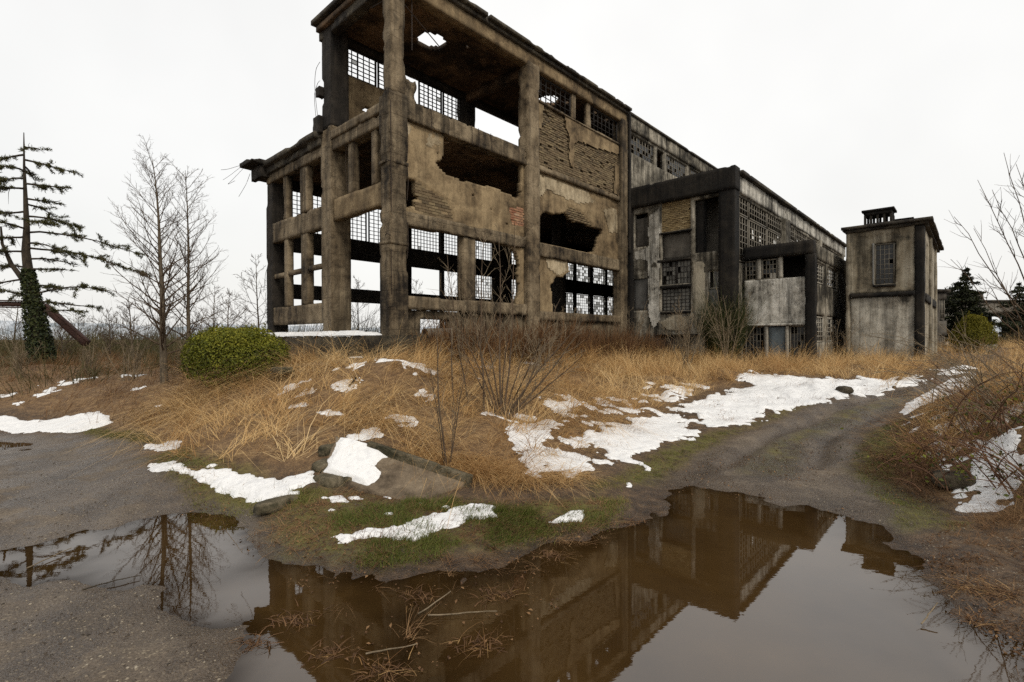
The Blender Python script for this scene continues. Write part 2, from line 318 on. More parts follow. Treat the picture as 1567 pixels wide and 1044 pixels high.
M['snow'] = snowmat()
M['white_pane'] = plain('white_washed_pane', (.72, .72, .70), .5, 0, .1)
M['blue_door'] = plain('faded_blue_door', (.10, .12, .13), .7, 0, .3)

# ------------------------------------------------------------------ the lie of the land
CP = []
for s in """100,860,-.05 50,868,-.03 5,874,-.022 -60,880,-.02 250,830,-.06 350,850,-.07 330,800,-.04 400,920,-.07 460,1000,-.07 520,1040,-.06 170,830,-.03 290,795,-.03 220,880,-.02 370,960,-.02
650,990,-.035 700,950,-.035 800,960,-.06 1000,900,-.09 1100,800,-.07 1060,765,-.04 1180,790,-.06 1250,850,-.09 1350,900,-.07 1300,1000,-.09 1000,1020,-.09 750,1035,-.05 600,900,-.02 540,960,-.012 900,880,-.06 1400,960,-.05 1480,1030,-.04 850,1020,-.07 1200,960,-.1 1100,900,-.1 950,830,-.04 780,890,-.02 1320,810,-.03 640,1010,-.01
50,1000,.05 200,1030,.055 300,1000,.04 30,900,.03 150,950,.04 50,800,.07 180,760,.09 300,765,.06 50,740,.1 200,720,.12 240,680,.16 30,682,-.015 -60,690,-.02 100,690,.06 100,655,.16 30,655,.1 -150,720,.1 -100,900,.05
410,790,.07 450,830,.07 480,780,.16 600,840,.06 700,830,.07 750,800,.1 900,780,.09 830,810,.04 600,790,.14 720,760,.16 640,770,.12 480,745,.26 420,750,.2 350,745,.16 550,750,.16
250,700,.22 300,690,.35 350,650,.65 300,640,.55 250,640,.35 220,650,.25 450,600,1.05 400,680,.55 460,690,.5 540,660,.62 600,650,.7 600,600,1.1 600,560,1.6 500,555,1.6 450,560,1.5 700,690,.4 760,700,.28 750,650,.62 750,600,1.0 750,550,1.5 850,700,.2 900,650,.45 900,600,.8 900,550,1.25 960,700,.14 1000,650,.32 1000,600,.72 1050,565,1.08 950,740,.1
1050,735,.03 1100,700,.1 1190,690,.12 1150,740,.05 1250,740,.06 1250,650,.28 1300,700,.14 1350,610,.6 1370,650,.36 1450,585,.95 1500,572,1.2 1350,780,.05 1400,800,.05 1420,840,.03 1440,900,.015 1500,960,.0 1560,1000,-.01
1150,625,.48 1250,592,.82 1350,583,.88 1130,590,.8 1200,572,1.05
1420,720,.2 1450,680,.5 1480,740,.2 1520,690,.52 1520,640,.92 1500,610,1.08 1560,600,1.3 1560,655,.95 1560,720,.48 1560,770,.24 1500,800,.1 1560,840,.1 1480,880,.03 1530,920,.06 1560,900,.09 1700,760,.45 1660,700,.85 1650,900,.06 1620,1000,.02 1700,1044,.03 1800,900,.1
150,600,.75 60,600,.7 -60,600,.7 150,570,1.0 0,560,1.0 300,575,1.15 350,565,1.25 200,560,1.1""".split():
    a, b, c = map(float, s.split(',')); xy = G(a, b, c); CP.append((xy[0], xy[1], c))
CP += [(-14, 2, .1), (-14, 7, .12), (-6, -2, .08), (0, -3, .08), (6, -2, .1), (10, 2, .15), (5, 2.4, .05), (7, 3.4, .12), (0, .5, .02), (-3, .8, .05), (3, .8, -.02), (14, 8, 1.3), (12, 12, 1.5), (20, 20, 1.5), (-30, 12, .9), (-25, 25, 1.2), (-40, 50, 1.2), (0, 60, 1.6), (40, 60, 1.6), (30, 35, 1.5)]
for a, b, z in [(2, -1.5, 1.5), (6, -1.2, 1.5), (-.7, 2, 1.45), (-.7, 6, 1.4), (-1.6, 4, 1.3), (-.8, 9.5, 1.5), (11, -2.5, 1.25), (4, 5, 1.8), (13, -5.5, 1.15), (17, -9, 1.2), (17, -11.5, 1.15), (24, -12, 1.25), (30, -5, 1.3), (12, 10, 1.4), (25, 12, 1.4), (-6, 12, 1.3)]:
    x, y = world(a, b); CP.append((x, y, z))
CP = np.array(CP)
def kern(r2): return np.sqrt(r2 + .06)
_D = ((CP[:, None, :2] - CP[None, :, :2]) ** 2).sum(-1); _W = np.linalg.solve(np.block([[kern(_D) + np.eye(len(CP)) * -.02, np.ones((len(CP), 1))], [np.ones((1, len(CP))), np.zeros((1, 1))]]), np.r_[CP[:, 2], 0])
def hbase(x, y):
    x = np.asarray(x, float); y = np.asarray(y, float); sh = x.shape; x = x.ravel(); y = y.ravel(); r = np.full(x.shape, _W[-1])
    for s in range(0, len(x), 40000):
        xs, ys = x[s:s + 40000], y[s:s + 40000]; r[s:s + 40000] += kern((xs[:, None] - CP[:, 0]) ** 2 + (ys[:, None] - CP[:, 1]) ** 2) @ _W[:-1]
    far = sst(45, 120, np.hypot(x, y)); r = r * (1 - far) + 1.2 * far
    return np.clip(r, -.25, 4).reshape(sh)
def height(x, y):
    z = hbase(x, y); sh = z.shape; q = p3(np.ravel(x), np.ravel(y)); up = sst(.1, .6, z.ravel())
    n = (.018 + .10 * up) * fbm(q * .9, 3, 4) + .013 * fbm(q * 5.3, 8, 3) + .16 * up * np.clip(fbm(q * 1.9, 12, 2), 0, 1)
    zf = z.ravel(); mz = np.clip(1 - np.abs(zf + .02) / .07, 0, 1); n = n + mz * (.045 * fbm(q * 2.6, 15, 4) + .016 * fbm(q * 9, 16, 2))
    for pg, dd in RUTS:
        d = np.full(len(q), 9.); nr = (np.abs(q[:, 0]) < 14) & (q[:, 1] < 32) & (q[:, 1] > 0)
        if nr.any(): d[nr] = np.abs(sdf(q[nr, 0] + .12 * fbm(q[nr] * .8, 44, 2), q[nr, 1], pg)); n = n - dd * np.exp(-(d / .13) ** 2) + dd * .5 * np.exp(-((d - .28) / .12) ** 2)
    return z + n.reshape(sh)
RUTS = []
PG = {}
def poly(name, s): PG[name] = np.array([G(*map(float, t.split(','))) for t in s.split()])
poly('road_left', '-400,690,.1 -100,660,.12 60,662,.1 190,668,.15 225,690,.16 240,730,.12 290,770,.05 390,790,.03 400,860,-.04 480,960,-.04 500,1100,-.03 -900,1100,.05')
poly('road_right', '1010,745,.02 1090,690,.1 1190,645,.28 1300,612,.55 1400,592,.8 1470,575,1.05 1500,566,1.2 1530,566,1.25 1480,585,.98 1390,620,.55 1320,660,.28 1300,700,.14 1370,770,.05 1400,810,.03 1340,830,-.05 1150,790,-.05')
poly('track_mid', '1130,725,.06 1180,680,.14 1290,635,.38 1390,604,.7 1400,610,.68 1320,640,.36 1230,680,.16 1200,730,.06')
poly('moss', '395,800,.05 415,770,.12 560,755,.14 720,770,.14 900,770,.08 960,765,.06 930,800,.04 720,845,.03 600,868,.0 430,862,0')
poly('moss2', '225,700,.16 280,690,.3 380,740,.16 420,760,.16 400,790,.06 300,775,.05')
poly('moss3', '1040,680,.16 1170,640,.36 1260,612,.6 1180,640,.3 1080,690,.1 1010,730,.05 920,760,.07 900,745,.1')
poly('moss4', '1300,700,.15 1380,640,.45 1400,660,.42 1380,740,.1 1480,800,.1 1400,815,.04 1340,760,.06')
poly('moss5', '100,655,.15 200,660,.2 240,680,.16 170,672,.12')
poly('grass', '200,640,.35 260,600,.85 330,570,1.15 430,556,1.45 520,556,1.45 640,552,1.5 700,540,1.6 900,525,1.5 1110,552,1.15 1300,556,1.1 1420,562,1.1 1420,578,.98 1300,577,.98 1150,582,.88 1040,612,.6 970,645,.4 890,690,.22 790,725,.2 720,735,.2 610,690,.45 540,665,.6 480,712,.42 380,722,.3 300,712,.26 240,690,.2')
poly('scrub', '-300,640,.3 0,632,.3 150,640,.3 240,660,.25 300,600,.9 360,560,1.3 300,545,1.3 0,545,1.1 -400,550,1.1')
poly('bank', '1330,720,.12 1400,660,.45 1440,630,.7 1500,590,1.1 1567,575,1.35 1750,600,1.35 1750,800,.3 1567,800,.2 1480,790,.12 1400,740,.12')
poly('mudtufts', '430,880,-.01 600,870,-.01 760,850,.0 960,780,.03 930,840,-.03 850,950,-.04 700,1044,-.04 560,1060,-.03 470,960,-.04')
poly('mudright', '1400,830,.03 1470,800,.08 1567,800,.15 1700,860,.15 1700,1044,.02 1540,1010,-.02 1460,930,-.01')
def rut(s, dd): p_ = [G(*map(float, t.split(','))) for t in s.split()]; RUTS.append((np.array(p_ + p_[-2:0:-1]), dd))
rut('1112,712,.08 1180,670,.18 1270,630,.42 1380,600,.72 1470,577,1.03', .055); rut('1245,712,.1 1270,670,.22 1350,627,.5 1430,598,.8 1490,577,1.08', .055)
rut('-100,800,.07 60,745,.1 160,705,.12 210,685,.15', .02); rut('40,900,.04 150,780,.08 240,730,.12', .02)
# the ground: one sheet, finely cut near the camera
def axis_(lo, hi, fine_lo, fine_hi, d, g):
    a = [fine_lo]; 
    while a[-1] < fine_hi: a.append(a[-1] + d)
    s = d; up = []; x = a[-1]
    while x < hi: s *= g; x += s; up.append(x)
    s = d; dn = []; x = a[0]
    while x > lo: s *= g; x -= s; dn.append(x)
    return np.array(dn[::-1] + a + up)
gx = axis_(-1500, 1500, -7, 7, .063, 1.06); gy = axis_(-60, 2200, 2.2, 9.5, .058, 1.045)
X, Y = np.meshgrid(gx, gy, indexing='ij'); Z = height(X, Y); xf, yf = X.ravel(), Y.ravel()
near = (np.hypot(xf, yf) < 60); q = p3(xf, yf); jx, jy = xf + .22 * fbm(q * 1.4, 31, 4), yf + .22 * fbm(q * 1.4, 37, 4)
def cov(names, soft):
    r = np.zeros(xf.shape)
    for n in names: r[near] = np.maximum(r[near], sst(-soft, soft, sdf(jx[near], jy[near], PG[n])))
    return r
road = cov(['road_left', 'road_right'], .25); moss = cov(['moss', 'moss2', 'moss3', 'moss4', 'moss5', 'track_mid'], .22) ; moss *= np.where(cov(['track_mid'], .3) > .5, .75, 1)
rutm = np.zeros(xf.shape)
for pg_, _d in RUTS[:2]: rutm[near] = np.maximum(rutm[near], np.exp(-(np.abs(sdf(xf[near] + .12 * fbm(q[near] * .8, 44, 2), yf[near], pg_)) / .2) ** 2))
rutm *= np.clip(.75 + fbm(q * 1.1, 47, 3), 0, 1)
straw = cov(['grass', 'scrub', 'bank'], .3); straw[~near] = 1
idx = np.arange(X.size).reshape(X.shape)
GQ = np.stack([idx[:-1, :-1], idx[1:, :-1], idx[1:, 1:], idx[:-1, 1:]], -1).reshape(-1, 4)
def groundmat():
    m, nt, b = newmat('ground'); N = NT(nt); cv = N.attr('cover'); sp = N.n('ShaderNodeSeparateColor'); N.l(cv.outputs['Color'], sp.inputs[0])
    n1 = N.noise(1.1, 4, .6); n2 = N.noise(6, 5, .72); n3 = N.noise(45, 3, .75)
    vo = N.n('ShaderNodeTexVoronoi'); vo.inputs['Scale'].default_value = 70; N.l(N.co.outputs['Object'], vo.inputs['Vector']); vs = N.n('ShaderNodeSeparateColor'); N.l(vo.outputs['Color'], vs.inputs[0])
    mud = N.ramp(N.math('ADD', N.math('MULTIPLY', n2, .6), N.math('MULTIPLY', n3, .4)), [(.36, (.022, .013, .007)), (.5, (.075, .045, .022)), (.64, (.16, .10, .05))])
    rd = N.ramp(N.math('ADD', N.math('MULTIPLY', n1, .5), N.math('MULTIPLY', n3, .5)), [(.38, (.05, .036, .024)), (.5, (.115, .087, .060)), (.62, (.19, .15, .107))]); rd = N.mix(N.ramp(vs.outputs[0], [(.93, g3(0)), (.97, g3(.8))]), rd, (.27, .22, .15))
    ms = N.ramp(N.math('ADD', N.math('MULTIPLY', n2, .7), N.math('MULTIPLY', n3, .3)), [(.38, (.035, .021, .010)), (.47, (.075, .055, .014)), (.55, (.095, .088, .014)), (.66, (.13, .105, .03))])
    st = N.ramp(N.math('ADD', N.math('MULTIPLY', n2, .5), N.math('MULTIPLY', n3, .5)), [(.36, (.05, .026, .011)), (.5, (.14, .08, .034)), (.64, (.30, .19, .085))])
    pat = N.ramp(n1, [(.36, g3(.55)), (.5, g3(1))])
    c = N.mix(sp.outputs[2], mud, st); c = N.mix(sp.outputs[0], c, rd); c = N.mix(N.math('MULTIPLY', sp.outputs[1], pat), c, ms)
    g = N.n('ShaderNodeNewGeometry'); sx = N.n('ShaderNodeSeparateXYZ'); N.l(g.outputs['Position'], sx.inputs[0])
    hz = N.math('ADD', sx.outputs[2], N.math('MULTIPLY', N.math('SUBTRACT', n2, .5), .06)); wet = N.ramp(hz, [(.0, g3(1)), (.085, g3(0))]); damp = N.ramp(N.noise(.9, 5, .65), [(.42, g3(0)), (.52, g3(.9))]); wet = N.math('MAXIMUM', wet, N.math('MULTIPLY', damp, sp.outputs[0])); wet = N.math('MAXIMUM', wet, N.attr('rut').outputs['Fac'])
    c = N.mix(wet, c, N.mix(1, c, (.5, .46, .43), 'MULTIPLY')); N.l(c, b.inputs['Base Color'])
    N.l(N.ramp(wet, [(0, g3(.92)), (1, g3(.22))]), b.inputs['Roughness']); b.inputs['Specular IOR Level'].default_value = .5
    h = N.math('ADD', N.math('MULTIPLY', n2, .6), N.math('MULTIPLY', n3, .5)); h = N.math('SUBTRACT', h, N.math('MULTIPLY', vo.outputs[0], .25)); N.bump(h, b, .7, .035); return m
M['ground'] = groundmat()
gr = mesh_np('ground', np.c_[xf, yf, Z.ravel()], GQ, M['ground'], None, True, {'cover': np.c_[road, moss, straw], 'rut': rutm}); tag(gr, 'muddy ground of gravel track, moss and dead grass', 'ground', kind='structure')
def watermat():
    m, nt, b = newmat('puddle_water'); N = NT(nt); n = N.noise(.9, 5, .6); b.inputs['IOR'].default_value = 1.95; b.inputs['Specular IOR Level'].default_value = .5; N.l(N.ramp(N.noise(1.7, 5, .7), [(.5, g3(.01)), (.75, g3(.05))]), b.inputs['Roughness'])
    N.l(N.ramp(n, [(.3, (.034, .018, .006)), (.7, (.062, .035, .012))]), b.inputs['Base Color']); tr = N.n('ShaderNodeBsdfTransparent'); tr.inputs[0].default_value = (.62, .45, .28, 1); fz = N.n('ShaderNodeFresnel'); fz.inputs[0].default_value = 1.95; cl = N.math('MULTIPLY', N.attr('clear').outputs['Fac'], N.math('SUBTRACT', 1, fz.outputs[0])); ms = N.n('ShaderNodeMixShader'); N.l(cl, ms.inputs[0]); N.l(b.outputs[0], ms.inputs[1]); N.l(tr.outputs[0], ms.inputs[2]); N.l(ms.outputs[0], nt.nodes['Material Output'].inputs[0]); N.bump(N.noise(5, 3, .5, N.mapv((1, 2.2, 1))), b, .012, .02); return m
wx, wy = np.meshgrid(np.linspace(-13, 9.5, 170), np.linspace(.2, 12.5, 100), indexing='ij'); wi = np.arange(wx.size).reshape(wx.shape)
wt = mesh_np('puddle_water', np.c_[wx.ravel(), wy.ravel(), 0 * wx.ravel()], np.stack([wi[:-1, :-1], wi[1:, :-1], wi[1:, 1:], wi[:-1, 1:]], -1).reshape(-1, 4), watermat(), None, False, {'clear': np.exp(np.minimum(0, height(wx, wy).ravel()) / .035) * .85}); tag(wt, 'still brown rain water filling the puddles of the track', 'puddle', kind='structure')

# snow: a skin laid on the ground, thick in the middle, running out at the edges
SN = MB()
def snow_poly(pg, thick=.05, step=.05, edge=.16, fr=2.6, thr=0., zoff=0., hole=0.):
    pg = np.asarray(pg); lo = pg.min(0) - min(.4, edge * 1.6); hi = pg.max(0) + min(.4, edge * 1.6)
    U, V = np.meshgrid(np.arange(lo[0], hi[0], step), np.arange(lo[1], hi[1], step), indexing='ij'); q = p3(U.ravel(), V.ravel(), 5)
    n = edge * 1.25 * fbm(q * fr, 71, 4) + edge * .75 * fbm(q * fr * 3.3, 75, 4) + min(.07, edge * .5) * fbm(q * 12, 77, 2)
    m = sdf(U.ravel(), V.ravel(), pg) + n - thr - hole * (np.clip(fbm(q * 1.3, 88, 5) * 3.4 - .42, 0, 1) + .7 * np.clip(fbm(q * 4.3, 89, 3) * 4 - 1.1, 0, 1))
    z = height(U, V).ravel() + np.minimum(thick * (.65 + .5 * fbm(q * 4, 80, 3)), m * .7) + zoff
    keep = (m > -.17).reshape(U.shape); i = np.arange(U.size).reshape(U.shape); f = np.stack([i[:-1, :-1], i[1:, :-1], i[1:, 1:], i[:-1, 1:]], -1)
    k = keep[:-1, :-1] & keep[1:, :-1] & keep[1:, 1:] & keep[:-1, 1:]; f = f[k]
    if len(f) == 0: return
    us, inv = np.unique(f, return_inverse=True); SN.add(np.c_[U.ravel(), V.ravel(), z][us], inv.reshape(f.shape))
def sp(s): return np.array([G(*map(float, t.split(','))) for t in s.split()])
snow_poly(sp('-60,640,.2 40,645,.19 90,645,.19 150,643,.2 172,652,.18 120,660,.16 60,657,.16 -40,650,.18'), .05, .05, .1)
snow_poly(sp('226,708,.2 265,708,.24 300,722,.24 350,722,.26 380,730,.26 430,735,.28 484,722,.33 485,742,.25 430,757,.2 385,764,.16 340,747,.17 290,732,.18 240,722,.18'), .06, .03, .07, 4)
snow_poly(sp('222,670,.27 245,670,.3 275,678,.35 272,690,.28 235,688,.22'), .04, .03, .08, 4)
snow_poly(sp('505,822,.09 540,820,.09 600,806,.11 640,795,.12 690,777,.15 720,772,.15 762,774,.14 765,792,.11 720,793,.11 690,806,.1 650,822,.08 610,830,.08 575,824,.08 530,830,.08'), .045, .02, .075, 5)
snow_poly(sp('838,796,.08 870,784,.09 893,781,.09 890,793,.08 850,799,.07'), .03, .02, .03, 5)
snow_poly(sp('645,737,.2 662,737,.2 690,733,.2 682,745,.18 655,752,.16 640,760,.14'), .04, .02, .04, 5)
for s in ('500,765,.17 525,757,.19 532,770,.15 510,773,.15', '590,752,.17 603,752,.17 600,762,.15 588,760,.15', '850,700,.2 862,690,.23 870,700,.2 860,706,.18', '1275,598,.8 1300,596,.8 1298,602,.76 1280,604,.74', '960,738,.1 966,738,.1 966,743,.1 960,743,.1', '640,766,.14 650,768,.14 648,772,.12 640,771,.12'): snow_poly(sp(s), .03, .02, .03, 5)
snow_poly(sp('803,717,.2 830,695,.23 860,680,.28 885,690,.22 915,662,.36 955,642,.42 1000,640,.4 1040,616,.6 1095,606,.65 1140,580,.9 1200,576,.98 1260,580,.92 1310,582,.9 1400,578,.97 1425,586,.9 1335,602,.68 1270,611,.6 1180,634,.38 1130,652,.28 1080,657,.26 1050,682,.16 1000,692,.14 985,712,.11 920,707,.13 870,724,.13 815,729,.16'), .045, .035, .34, 1.7, -.03, 0, .7)
snow_poly(sp('780,652,.58 835,640,.62 842,668,.4 800,692,.32 783,675,.42'), .05, .04, .2, 2.5)
snow_poly(sp('1375,634,.46 1420,612,.6 1485,601,.8 1490,611,.75 1430,630,.5 1385,640,.43'), .05, .05, .14, 2.5)
for s_, n_, r0_, r1_ in (('770,650,.6 850,612,.8 1000,590,.8 1060,600,.7 1040,650,.3 960,720,.1 800,738,.14', 75, .05, .24), ('420,600,1.0 560,560,1.5 760,560,1.45 900,600,.8 760,680,.45 640,660,.65 480,660,.7', 9, .06, .2), ('1400,690,.35 1440,650,.6 1500,610,1.08 1560,610,1.2 1560,750,.35 1480,770,.18 1430,720,.2', 40, .05, .16), ('215,690,.2 300,712,.26 480,745,.25 640,770,.12 760,770,.14 620,830,.08 520,800,.1 400,775,.14', 12, .02, .09), ('0,600,.65 150,580,.95 260,610,.7 150,636,.35 0,632,.3', 7, .06, .18)):
    pg_ = sp(s_); c_ = []
    while len(c_) < n_: u_ = pg_.min(0) + rng.random(2) * (pg_.max(0) - pg_.min(0)); c_ += [u_] if pip(u_[:1], u_[1:], pg_)[0] else []
    for u_ in c_: rr = r0_ + (r1_ - r0_) * rng.random() ** 2; t = np.linspace(0, 2 * math.pi, 8)[:-1]; snow_poly(np.c_[u_[0] + rr * (1 + .8 * rng.random()) * np.cos(t), u_[1] + rr * np.sin(t)], .035, .03 if rr > .06 else .02, min(.2, rr * .9), 4.5, .0)
snow_poly(sp('1478,705,.35 1530,712,.4 1552,740,.3 1525,770,.2 1460,766,.17 1490,735,.25'), .06, .03, .24, 3.2)
for px, py, z, r in [(1430, 688, .42, .14), (1462, 676, .55, .16), (1440, 705, .3, .12), (1420, 640, .5, .2), (1455, 640, .7, .2), (1500, 655, .95, .22), (1385, 668, .35, .12), (1405, 672, .4, .12), (1480, 660, .75, .2),
    (470, 612, .95, .35), (440, 603, 1.0, .3), (520, 608, 1.0, .3), (500, 645, .7, .25), (545, 552, 1.6, .3), (655, 583, 1.25, .38), (645, 605, 1.05, .3), (130, 583, .9, .3), (205, 573, 1.1, .3), (60, 605, .65, .35), (20, 612, .6, .25), (560, 572, 1.4, .25), (600, 575, 1.35, .4), (740, 560, 1.45, .4), (850, 622, .7, .4), (870, 612, .75, .35), (420, 560, 1.5, .3), (570, 660, .65, .3), (545, 672, .57, .22), (820, 560, 1.35, .35), (1060, 590, .8, .4), (1040, 600, .72, .3), (760, 635, .72, .25), (960, 620, .62, .3), (700, 560, 1.45, .3), (90, 590, .8, .3), (1440, 572, 1.05, .3), (1400, 577, 1.0, .3), (1455, 578, 1.0, .35), (1475, 566, 1.15, .4)]:
    c = G(px, py, z); t = np.linspace(0, 2 * math.pi, 10)[:-1]; snow_poly(np.c_[c[0] + r * 1.3 * np.cos(t), c[1] + r * np.sin(t)], .05, .03, .3, 3.8, .13, -.005)
tag(SN.build('snow_cover', M['snow'], None, True), 'patches of melting white snow lying on the grass and track', 'snow', kind='stuff')

# ------------------------------------------------------------------ building kit (local x along the long front, y into the depth, z up)
RZ = math.pi / 2 - TH
def orient(axis, u0, u1, n0, n1, v0, v1):
    u0, u1 = min(u0, u1), max(u0, u1)
    return (u0, u1, n0, n1, v0, v1) if axis == 'A' else (n0, n1, u0, u1, v0, v1)
SEED = [0]
def rb(parent, name, mat, x0, x1, y0, y1, z0, z1, step=.11, amp=.015, chip=.05):
    SEED[0] += 1; V, F = rbox(min(x0, x1), max(x0, x1), min(y0, y1), max(y0, y1), z0, z1, step, amp, chip, SEED[0])
    return mesh_np(name, V, F, M[mat], parent)
def pn(parent, name, mat, *a, **k):
    SEED[0] += 1; k.setdefault('seed', SEED[0]); V, F = panel(*a, **k); return mesh_np(name, V, F, M[mat], parent)
def window(parent, axis, n, u0, u1, v0, v1, nx, ny, mat='dark_steel', panes=None, glass='dirty_glass', bar=.022, fr=.05, sub=(), bent=0):
    """steel sash: outer frame, glazing bars, whatever panes are left"""
    u0, u1 = min(u0, u1), max(u0, u1); m = MB()
    for q in ((u0, u0 + fr, v0, v1), (u1 - fr, u1, v0, v1), (u0 + fr, u1 - fr, v0, v0 + fr), (u0 + fr, u1 - fr, v1 - fr, v1)): m.add(boxv(*orient(axis, q[0], q[1], n, n + .06, q[2], q[3])), BOXF)
    f = m.build('window_frame', M[mat], parent); m = MB(); a0, a1, c0, c1 = u0 + fr, u1 - fr, v0 + fr, v1 - fr
    us = np.linspace(a0, a1, nx + 1); vs = np.linspace(c0, c1, ny + 1)
    for i in range(1, nx):
        hb = bar * (1.9 if i in sub else 1) / 2; m.add(boxv(*orient(axis, us[i] - hb, us[i] + hb, n + .012, n + .048, c0, c1)), BOXF)
    for j in range(1, ny): m.add(boxv(*orient(axis, a0, a1, n + .016, n + .042, vs[j] - bar / 2, vs[j] + bar / 2)), BOXF)
    if m.n: m.build('glazing_bars', M[mat], f)
    if panes:
        for i in range(nx):
            for j in range(ny):
                if (panes(i, j) if callable(panes) else rng.random() < panes):
                    x0, x1, y0, y1, z0, z1 = orient(axis, us[i] + bar / 2, us[i + 1] - bar / 2, n + .026, n + .032, vs[j] + bar / 2, vs[j + 1] - bar / 2)
                    shared_box('pane', M[glass], f, ((x0 + x1) / 2, (y0 + y1) / 2, (z0 + z1) / 2), (x1 - x0, y1 - y0, z1 - z0))
    return f
NB = {}
def bricks(parent, mat, axis, n, region, u0, u1, v0, v1, L=.245, H=.085, cap=300, gap=.014):
    """bricks laid in courses; single ones up to the cap, the rest joined"""
    rest = MB(); key = (parent.name, mat); u0, u1 = min(u0, u1), max(u0, u1); j = 0; v = v0; cells = []
    while v < v1:
        u = u0 - (L / 2 if j % 2 else 0)
        while u < u1:
            a, b = max(u, u0), min(u + L - gap, u1)
            if b - a > .05 and region((a + b) / 2, v + H / 2) and rng.random() > .03: cells.append((a, b, v, v + H - gap))
            u += L
        v += H; j += 1
    for (a, b, c, d) in cells:
        out = -.012 + .022 * rng.random() - (.03 if rng.random() < .08 else 0); x = orient(axis, a, b, n - out, n + .09, c + .004 * rng.random(), min(d, v1))
        if NB.get(key, 0) < cap:
            NB[key] = NB.get(key, 0) + 1
            shared_box('brick', M[mat], parent, ((x[0] + x[1]) / 2, (x[2] + x[3]) / 2, (x[4] + x[5]) / 2), (x[1] - x[0], x[3] - x[2], x[5] - x[4]))
        else: rest.add(boxv(*x), BOXF, rng.random())
    if rest.n: tag(rest.build('brickwork', M[mat], parent, False, 'tone'), kind='stuff')
def inpoly(p): 
    p = np.asarray(p, float); return lambda u, v: bool(pip(np.array([u]), np.array([v]), p)[0])
def rect(u0, u1, v0, v1): return ('r', u0, u1, v0, v1)

# ------------------------------------------------------------------ the ruined factory hall, three storeys, open at its near end
F = thing('ruined_factory', 'three storey ruined concrete factory hall with open end and broken walls', 'building', (OX, OY, 0), RZ)
rb(F, 'foundation', 'foundation', -.55, 28, -.35, 8.7, .9, 2.28, .3, .07, .16)
# corner column, piers
rb(F, 'column', 'rough', .15, .74, -.12, .36, 2.2, 8.9, .08, .026, .07); rb(F, 'column', 'concrete', .24, .68, -.10, .30, 8.9, 12.0, .08, .016, .05)
rb(F, 'corbel', 'rough', .66, 1.12, -.03, .22, 8.8, 9.5, .07, .06, .2)
for z in (3.0, 4.75, 6.95): rb(F, 'column_band', 'rough', .135, .76, -.14, .37, z, z + .09, .07, .03, .05)
rb(F, 'column', 'concrete', 5.86, 6.48, -.12, .36, 2.2, 11.95, .1, .02, .06); rb(F, 'column', 'concrete', 12.22, 12.72, -.12, .36, 2.2, 11.95, .1, .015, .05)
rb(F, 'column', 'concrete', .22, .88, 3.18, 3.86, 2.2, 8.9, .09, .025, .06); rb(F, 'column', 'shade_dark', .24, .84, 3.2, 3.8, 8.9, 12.1, .1, .03, .08)
rb(F, 'column', 'shade_dark', .26, .84, 7.82, 8.36, 2.2, 8.3, .1, .025, .07)
for a in (6.2, 12.4): rb(F, 'column', 'shade_dark', a - .25, a + .25, 3.3, 3.8, 2.2, 8.3, .25, .01, .03); rb(F, 'column', 'shade_dark', a - .25, a + .25, 3.42, 3.8, 8.9, 11.9, .25, .01, .03)
# beams of the long front
rb(F, 'beam', 'rough', .74, 5.86, -.04, .3, 8.3, 8.84, .07, .04, .10); rb(F, 'beam', 'concrete', 6.48, 12.22, -.03, .3, 8.28, 8.48, .09, .02, .05)
rb(F, 'beam', 'rough', .74, 5.86, -.02, .3, 5.36, 5.74, .08, .03, .07); rb(F, 'beam', 'rough', 6.48, 12.22, -.02, .3, 5.18, 5.66, .08, .03, .07)
rb(F, 'sill_beam', 'concrete', .74, 5.86, -.08, .3, 3.0, 3.38, .09, .02, .06); rb(F, 'sill_beam', 'concrete', 6.48, 12.22, -.04, .3, 2.85, 3.17, .1, .02, .05)
rb(F, 'fascia_beam', 'plaster', .2, 12.75, -.06, .28, 11.86, 12.3, .12, .012, .04)
# the roof slab, with a round skylight and holes broken through it
rh = []
def disc(a, b, r, k=14, e=1.): t = np.linspace(0, 2 * math.pi, k + 1)[:-1]; return np.c_[a + r * np.cos(t), b + e * r * np.sin(t)]
rh = [disc(3.0, 1.67, .52), disc(8.91, 1.42, .5)] + [disc(a, b, r, 7) for a, b, r in [(4.05, 1.03, .09), (5.74, .42, .07), (.98, 2.8, .07), (8.09, 1.3, .2), (9.6, .95, .2), (11.21, .55, .2), (11.9, 1.28, .22), (12.2, .7, .2)]]
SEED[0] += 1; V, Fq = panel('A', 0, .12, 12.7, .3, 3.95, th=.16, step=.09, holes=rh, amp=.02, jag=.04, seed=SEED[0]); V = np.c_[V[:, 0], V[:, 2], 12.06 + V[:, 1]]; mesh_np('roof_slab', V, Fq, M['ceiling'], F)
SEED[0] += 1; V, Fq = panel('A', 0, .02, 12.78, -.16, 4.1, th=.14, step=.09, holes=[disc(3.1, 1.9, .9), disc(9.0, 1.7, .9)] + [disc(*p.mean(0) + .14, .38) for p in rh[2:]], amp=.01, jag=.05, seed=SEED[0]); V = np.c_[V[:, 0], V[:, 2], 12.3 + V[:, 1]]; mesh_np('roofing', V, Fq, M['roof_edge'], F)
for a0, a1 in ((.0, 3.72), (3.84, 12.8)): rb(F, 'coping', 'roof_edge', a0, a1, -.3, -.0, 12.41, 12.52, .1, .02, .05)
rb(F, 'end_beam', 'roof_edge', .2, .5, .3, 3.9, 11.78, 12.28, .08, .04, .12)
for a in (6.2,): rb(F, 'roof_beam', 'ceiling', a - .12, a + .12, .28, 3.5, 11.7, 12.07, .2, .012, .03)
